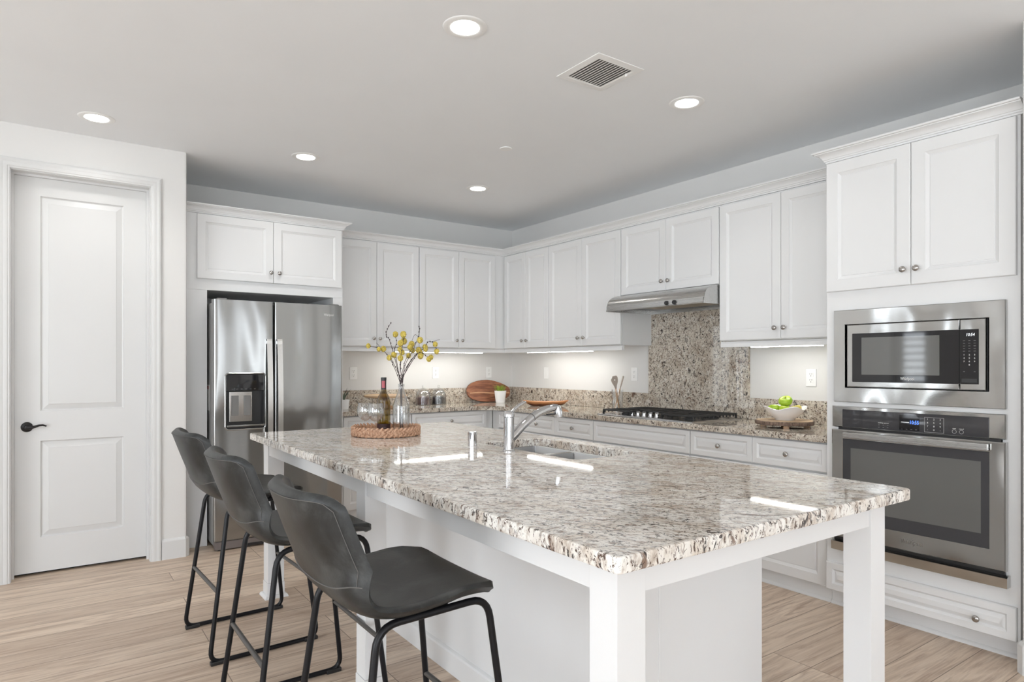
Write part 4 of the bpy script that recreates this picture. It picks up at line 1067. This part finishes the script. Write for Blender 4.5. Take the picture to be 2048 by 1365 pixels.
G = 'flowering branches in the vase'; L = 'thin dark branch in the middle of the vase bouquet with fuzzy yellow blossoms'
branch([(783, 730, .0), (772, 712, .01), (757, 698, .02), (734, 693, .03)], [(731, 692, .03, .0115), (754.5, 699, .0, .0105), (762.5, 698, .02, .0135)], 'dark branch in the vase reaching farthest left with three yellow blossoms', twigs=[[(757, 698, .02), (752, 690, .02), (748, 686, .02)]])
branch([(789, 735, -.02), (782, 720, -.03), (777, 714, -.04)], [(778, 716, -.04, .0125), (786, 710, -.02, .0135)], L, G)
branch([(787, 715, .03), (783, 700, .05), (786, 685, .06), (784, 672, .06)], [(783.8, 668, .06, .0135)], L, G)
branch([(799, 730, -.03), (803, 705, -.05), (806, 685, -.05), (806.5, 672, -.05)], [(806.5, 670, -.05, .0150), (806.2, 683, -.03, .0155), (801.5, 687.5, -.06, .0140)], L, G)
branch([(803, 728, .04), (812, 706, .06), (817, 692, .06)], [(817, 688, .06, .0145), (815.5, 694.5, .03, .0140), (818, 700.5, .08, .0125)], L, G)
branch([(797, 738, .02), (797, 715, .04), (794, 701, .05)], [(794, 699, .05, .0130), (800.4, 705, .01, .0130), (800.8, 717, -.05, .0140)], L, G)
branch([(808, 732, -.02), (822, 705, -.02), (832, 680, -.01), (836.5, 663, -.01), (836, 654, -.01)], [(838.4, 681, -.03, .0145), (813, 712, .02, .0120)], 'tall dark branch in the vase with a bare twig tip right of centre', twigs=[[(822, 682, -.02), (828, 670, -.02), (836, 676, -.02), (838, 681, -.03)]])
branch([(812, 733, .01), (824, 714, .02), (833, 703, .03)], [(833, 701, .03, .0150), (838, 712.5, .0, .0140), (838.5, 708, .03, .0115)], L, G)
branch([(814, 732, .03), (830, 708, .04), (845, 694, .05), (850, 684, .05), (860, 684, .05), (865, 690, .04), (868, 699, .04)], [(865.8, 688.5, .04, .0125), (868.7, 703, .04, .0130), (844.3, 693.5, .06, .0130), (847.2, 699, .02, .0115)], 'dark branch in the vase arching farthest right with yellow blossoms', twigs=[[(856, 684, .05), (866, 681, .05), (875, 679, .05)]])
branch([(811, 735, -.02), (829, 712, -.04), (842, 706, -.05), (852, 713, -.05), (857, 718, -.05)], [(860.4, 715, -.03, .0115), (857, 719, -.05, .0125)], L, G)
branch([(786, 715, .0), (780, 690, -.02), (776, 678, -.02), (771, 674, -.02), (771, 665, -.02), (775, 655, -.02), (781, 645, -.02)], [], 'bare curling dark twig in the vase, the tallest of all')

# ------------------------------------------------------------------ on the back counter
def jar(x, y, content, label, inside):
    t = thing('glass_jar', label, 'jar', (x, y, T), group='lidded glass jars on the back counter')
    MB().lathe([(.0, T), (.066, T), (.0705, T+.004), (.0715, T+.075), (.071, T+.095), (.064, T+.118), (.050, T+.132), (.048, T+.138), (.0465, T+.138), (.049, T+.130), (.063, T+.115), (.0695, T+.094), (.0695, T+.006), (.0, T+.004)], (x, y, 0), 36).build('jar_glass', 'glass', t)
    mb = MB().lathe([(.0, T+.0045), (.0685, T+.0065), (.0690, T+.070), (.06, T+.074), (.03, T+.077), (0, T+.076)], (x, y, 0), 40,
                    fn=lambda p, a, r, z: p + Vector((0, 0, random.uniform(-.002, .002) if r < .067 else 0))); note(mb.build('contents', content, t, ang=20), inside)
    MB().lathe([(.047, T+.1385), (.052, T+.1385), (.053, T+.141), (.046, T+.148), (.03, T+.156), (.012, T+.161), (.007, T+.166), (.010, T+.172), (.012, T+.180), (.009, T+.186), (0, T+.188)], (x, y, 0), 32).build('lid', 'glass', t)
jar(2.940, 5.620, 'beans_red', 'lidded glass jar of dark red beans on the back counter', 'dark red beans')
jar(3.111, 5.620, 'beans_black', 'lidded glass jar of black beans on the back counter', 'black beans')
t = thing('cake_stand', 'round pale wooden pedestal stand on the back counter behind the wine bottle', 'cake stand', (2.470, 5.440, T))
MB().lathe([(.0, 1.008), (.178, 1.008), (.190, 1.016), (.192, 1.026), (.188, 1.031), (.176, 1.030), (.170, 1.026), (0, 1.026)], (2.470, 5.440, 0), 48).build('plate', 'pale_wood', t)
MB().lathe([(.075, T), (.078, T+.006), (.060, T+.016), (.026, T+.030), (.020, T+.055), (.028, T+.082), (.060, T+.0935)], (2.470, 5.440, 0), 32).build('pedestal', 'pale_wood', t)
def blades(mb, x, y, z, n, r, h, spread, wd):
    for i in range(n):
        a = random.uniform(0, 2*PI); rr_ = r*math.sqrt(random.random()); p = Vector((x+rr_*math.cos(a), y+rr_*math.sin(a), z))
        a2 = a + random.uniform(-.6, .6); out = spread*random.uniform(.3, 1); hh = h*random.uniform(.65, 1.05)
        d = Vector((math.cos(a2), math.sin(a2), 0)); s_ = Vector((-d.y, d.x, 0))*wd; rows = []
        for k_ in range(6):
            q = k_/5; c = p + d*out*q**1.7 + Vector((0, 0, hh*(q-.15*q*q*(out/max(h, .01)))))
            w_ = s_*(1-q)**.7 + s_*.05; fold = Vector((0, 0, wd*.4*(1-q)))
            rows.append([c-w_+fold, c, c+w_+fold, c+Vector((0, 0, -.0006))])
        mb.grid(rows, close_v=True)
t = thing('potted_plant', 'spiky grey-green plant half hidden beside the fridge on the back counter', 'plant', (2.085, 5.46, T))
MB().lathe([(.0, T), (.042, T), (.052, T+.085), (.048, T+.085), (.046, T+.075), (0, T+.075)], (2.085, 5.46, 0), 28).build('pot', 'white_ceramic', t)
mb = MB(); blades(mb, 2.085, 5.46, T+.07, 26, .015, .12, .10, .006); o = mb.build('leaves', 'spiky', t)
# cutting board leaning in the corner
t = thing('cutting_board', 'rounded dark red wooden board leaning on the backsplash in the corner', 'cutting board', (3.735, 5.66, T))
poly = []
for i in range(48):
    a = 2*PI*i/48; c, s_ = math.cos(a), math.sin(a); e_ = 2.35
    poly.append((math.copysign(abs(c)**(2/e_), c)*.268, math.copysign(abs(s_)**(2/e_), s_)*((.118 if c < .0 else .118-.045*c) if s_ > 0 else .112)))
def board(band, y0, y1):
    m_ = MB(); m_.prism(band, 'y', y0, y1, .003); return m_
tilt = Matrix.Translation((3.735, 5.655, T+.001)) @ Matrix.Rotation(math.radians(-13), 4, 'X') @ Matrix.Translation((0, 0, .115))
mb = board(poly, -.009, .009); mb.transform(tilt); mb.build('board', 'acacia', t, ang=30)
stripe = [(-.235, -.022), (-.10, -.018), (.05, -.034), (.255, -.028), (.255, -.016), (.05, -.018), (-.10, -.008), (-.24, -.014)]
mb = MB(); mb.prism(stripe, 'y', -.0096, -.0090); mb.transform(tilt); note(mb.build('sapwood_stripe', 'sapwood', t), 'pale streak in the wood')
px_, py_ = 3.775, 5.525
t = thing('potted_grass', 'small white pot of green grass in front of the leaning board', 'plant', (px_, py_, T))
MB().lathe([(.0, T), (.046, T), (.047, T+.002), (.062, T+.116), (.0625, T+.121), (.059, T+.121), (.057, T+.108), (0, T+.106)], (px_, py_, 0), 36).build('pot', 'white_ceramic', t)
MB().lathe([(.0, T+.1065), (.0565, T+.1085), (.055, T+.111), (0, T+.112)], (px_, py_, 0), 24).build('soil', 'soil', t)
mb = MB(); blades(mb, px_, py_, T+.108, 90, .048, .078, .035, .0035); o = mb.build('grass_blades', 'leaf', t)
# oval wooden platter on the right counter
t = thing('wooden_platter', 'shallow oval orange-brown wooden platter behind the faucet on the counter', 'platter', (3.82, 4.83, T))
mb = MB(); prof = [(.0, 0), (.55, 0), (.62, .002), (.80, .018), (1.0, .038), (.985, .042), (.78, .024), (.6, .009), (0, .007)]
rows = []
for k_, h in prof:
    rows.append([(k_*.215*math.cos(a), k_*.075*math.sin(a), h + (.012*abs(math.cos(a))**3 if k_ > .9 else 0)) for a in [2*PI*i/48 for i in range(48)]])
R = mb.grid(rows, close_v=True); bmesh.ops.remove_doubles(mb.bm, verts=mb.bm.verts, dist=1e-5)
mb.transform(Matrix.Translation((3.82, 4.83, T)) @ Matrix.Rotation(math.radians(-37), 4, 'Z')); mb.build('platter_body', 'orange_wood', t, ang=30)
mb = MB(); rows = []
for k_, h in ((.55, -.0), (.628, .0015), (.80, .0165), (.86, .022)): rows.append([(k_*.2165*math.cos(a), k_*.0765*math.sin(a), h-.0001 if h > 0 else .0003) for a in [2*PI*i/48 for i in range(48)]])
mb.grid(rows, close_v=True); mb.transform(Matrix.Translation((3.82, 4.83, T)) @ Matrix.Rotation(math.radians(-37), 4, 'Z')); note(mb.build('underside', 'dark_teak', t), 'darker underside')
# utensil jar
ux, uy = 3.955, 4.020
t = thing('utensil_jar', 'clear glass jar holding wooden utensils left of the cooktop', 'jar', (ux, uy, T))
MB().lathe([(.0, T), (.044, T), (.046, T+.003), (.049, T+.175), (.047, T+.175), (.0435, T+.008), (0, T+.006)], (ux, uy, 0), 32).build('jar_glass', 'glass', t)
def utensil(name, label, base, top, width, hole):
    base, top = Vector(base), Vector(top); ax = (top-base).normalized()
    t = thing(name, label, 'utensil', tuple(base))
    L_ = (top-base).length; hd = .115
    MB().tube([base, base+ax*(L_-hd+.004)], [.0055, .006], 10).build('handle', 'handle_wood', t)
    side = RX.copy() if hole else QX.copy(); side = (side - ax*side.dot(ax)).normalized(); nr = ax.cross(side)
    out = [(0, .006), (.03, .012), (.06, width*.85), (.085, width), (.105, width*.95), (.115, width*.72)]
    prof_ = [(w_, h) for h, w_ in out] + [(-w_*(.55 if hole and h > .10 else 1), h) for h, w_ in out[::-1]]
    m_ = MB()
    if hole:
        ce = (.002, .080); n = len(prof_)
        dense = []
        for i in range(n):
            a, b = prof_[i], prof_[(i+1) % n]
            for k_ in range(3): dense.append((a[0]+(b[0]-a[0])*k_/3, a[1]+(b[1]-a[1])*k_/3))
        inner_ = []
        for p in dense:
            v_ = Vector((p[0]-ce[0], p[1]-ce[1])); v_.normalize(); inner_.append((ce[0]+.0055*v_.x, ce[1]+.0055*v_.y))
        rows = []
        for pl_, d in ((dense, -.003), (dense, .003), (inner_, .003), (inner_, -.003)):
            rows.append([base+ax*(L_-hd)+side*p[0]+ax*p[1]+nr*d for p in pl_])
        m_.grid(rows, close_u=True, close_v=True)
    else:
        A = [m_.bm.verts.new(base+ax*(L_-hd)+side*p[0]+ax*p[1]-nr*.003) for p in prof_]; B = [m_.bm.verts.new(base+ax*(L_-hd)+side*p[0]+ax*p[1]+nr*.003) for p in prof_]
        n = len(A); m_.cap(A[::-1]); m_.cap(B)
        for i in range(n): m_.cap((A[i], A[(i+1) % n], B[(i+1) % n], B[i]))
    m_.build('blade', 'utensil_wood', t, ang=30)
utensil('wooden_spatula', 'wooden spatula with a round hole in its blade, in the glass jar', Vector((ux, uy, T+.008)) + RX*.016, Vector((ux, uy, 1.205)) + RX*-.030, .030, True)
utensil('wooden_spoon', 'wooden stirrer seen edge-on, leaning right in the glass jar', Vector((ux, uy, T+.008)) + RX*-.020+QX*.012, Vector((ux, uy, 1.205)) + RX*.052, .024, False)

# log slice, bowl and apples
lx, ly = 3.745, 2.335
t = thing('log_slice', 'round bark-edged log slice board under the white bowl', 'serving board', (lx, ly, T))
wob = [1+.03*math.sin(3*a+.5)+.015*math.sin(7*a) for a in [2*PI*i/64 for i in range(64)]]
def slice_(prof_):
    m_ = MB(); R = m_.grid([[(lx+.172*k_*wob[i]*math.cos(2*PI*i/64), ly+.172*k_*wob[i]*math.sin(2*PI*i/64), z+(random.uniform(-.0008, .0008) if k_ > .97 else 0)) for i in range(64)] for k_, z in prof_], close_v=True)
    m_.cap(R[0][::-1]); m_.cap(R[-1]); return m_
slice_([(.95, T+.0165), (.985, T+.0175), (1.0, T+.024), (1.0, T+.036), (.975, T+.0405)]).build('bark_rim', 'bark', t, ang=50)
slice_([(.955, T+.0408), (.955, T+.0425)]).build('cut_face', 'slice_wood', t)
for k_ in range(4):
    a = math.radians(215 + 90*k_); MB().cyl((lx+.125*math.cos(a), ly+.125*math.sin(a), T), .018, .0165).build('foot', 'handle_wood', t)
bz = T+.043
t = thing('fruit_bowl', 'white ceramic bowl with a wavy rim holding green apples', 'bowl', (lx, ly, bz))
def wavy(p, a, r, z):
    k_ = max(0, (z-bz-.030)/.05); s_ = math.cos(4*(a+math.radians(35)))
    return Vector((p.x*(1+.09*k_*s_), p.y*(1+.09*k_*s_), p.z + .011*k_*s_))
MB().lathe([(.0, bz+.002), (.050, bz+.002), (.052, bz), (.056, bz), (.058, bz+.006), (.085, bz+.028), (.105, bz+.050), (.122, bz+.074), (.1245, bz+.076), (.121, bz+.078), (.101, bz+.054), (.080, bz+.034), (.05, bz+.014), (0, bz+.011)], (lx, ly, 0), 64, fn=wavy).build('bowl_body', 'white_ceramic', t, ang=60)
AP = [(0, .27), (.18, .33), (.5, .42), (.8, .34), (.97, .14), (1.0, -.06), (.92, -.34), (.70, -.62), (.42, -.78), (.22, -.80), (0, -.72)]
def apple(c, r, m, label, rot=(0, 0, 0)):
    t = thing('apple', label, 'apple', c, group='apples in the white bowl')
    mr = Matrix.Translation(c) @ Matrix.Rotation(rot[2], 4, 'Z') @ Matrix.Rotation(rot[0], 4, 'X')
    dense = curve([(p[0]*r, p[1]*r*1.05+.25*r, 0) for p in AP], 4)
    m_ = MB().lathe([(max(0, p.x), p.y) for p in dense], seg=28, fn=lambda p, a, rr_, z: Vector((p.x*(1+.02*math.cos(5*a)), p.y*(1+.02*math.cos(5*a)), p.z))); m_.transform(mr); m_.build('fruit', m, t, ang=80)
    m_ = MB().tube([(0, 0, .52*r), (.03*r, 0, .72*r), (.12*r, .02*r, .92*r)], .0016, 6); m_.transform(mr); m_.build('stem', 'apple_stem', t)
ap0 = bz+.062
apple((lx-.012, ly-.012, ap0+.051), .041, 'apple', 'green apple on top of the pile in the white bowl', (math.radians(30), 0, math.radians(-75)))
apple((lx-.045, ly+.045, ap0+.0), .039, 'apple', 'green apple at the left of the bowl, under the top one', (math.radians(20), 0, 2.0))
apple((lx-.048, ly-.032, ap0-.001), .038, 'apple', 'bright green apple low at the front of the bowl', (math.radians(12), 0, 1.0))
apple((lx+.044, ly-.044, ap0+.0), .038, 'apple_yellow', 'yellowish apple low at the right of the bowl', (math.radians(-15), 0, .5))
apple((lx+.046, ly+.036, ap0-.002), .036, 'apple', 'green apple at the back of the bowl, mostly hidden', (0, 0, .2))

# ------------------------------------------------------------------ wall outlets
def outlet(face, plane, u, z, label, rocker=False):
    c = W(face, plane)(u, z, 0); t = thing('wall_switch' if rocker else 'power_outlet', label, 'switch' if rocker else 'outlet', tuple(c), group=None if rocker else 'outlets above the counter')
    fbox(face, plane, u-.035, u+.035, z-.0575, z+.0575, .0003, .006, .002).build('cover_plate', 'white_plastic', t)
    if rocker:
        fbox(face, plane, u-.0165, u+.0165, z-.033, z+.033, .0063, .009, .001).build('rocker', 'white_plastic', t); return
    for dz in (-.0195, .0195):
        r_ = fbox(face, plane, u-.0165, u+.0165, z+dz-.0145, z+dz+.0145, .0063, .008, .0009).build('receptacle', 'white_plastic', t)
        m_ = MB()
        for du in (-.0065, .0065): fbox(face, plane, u+du-.0012, u+du+.0012, z+dz+.001, z+dz+.009, .0081, .0084, 0, m_)
        fbox(face, plane, u-.0025, u+.0025, z+dz-.010, z+dz-.005, .0081, .0084, 0, m_); m_.build('slots', 'slot', r_)
outlet('-y', WY, 2.286, 1.222, 'white outlet on the back wall nearest the fridge')
outlet('-y', WY, 3.140, 1.222, 'white outlet on the back wall above the two glass jars')
outlet('-y', WY, 3.772, 1.222, 'white outlet on the back wall above the leaning board')
outlet('-x', WX, 5.142, 1.218, 'white wall switch on the right wall above the platter', True)
outlet('-x', WX, 3.935, 1.220, 'white outlet beside the tall granite panel above the utensils')
outlet('-x', WX, 2.352, 1.216, 'white outlet on the right wall above the apples')
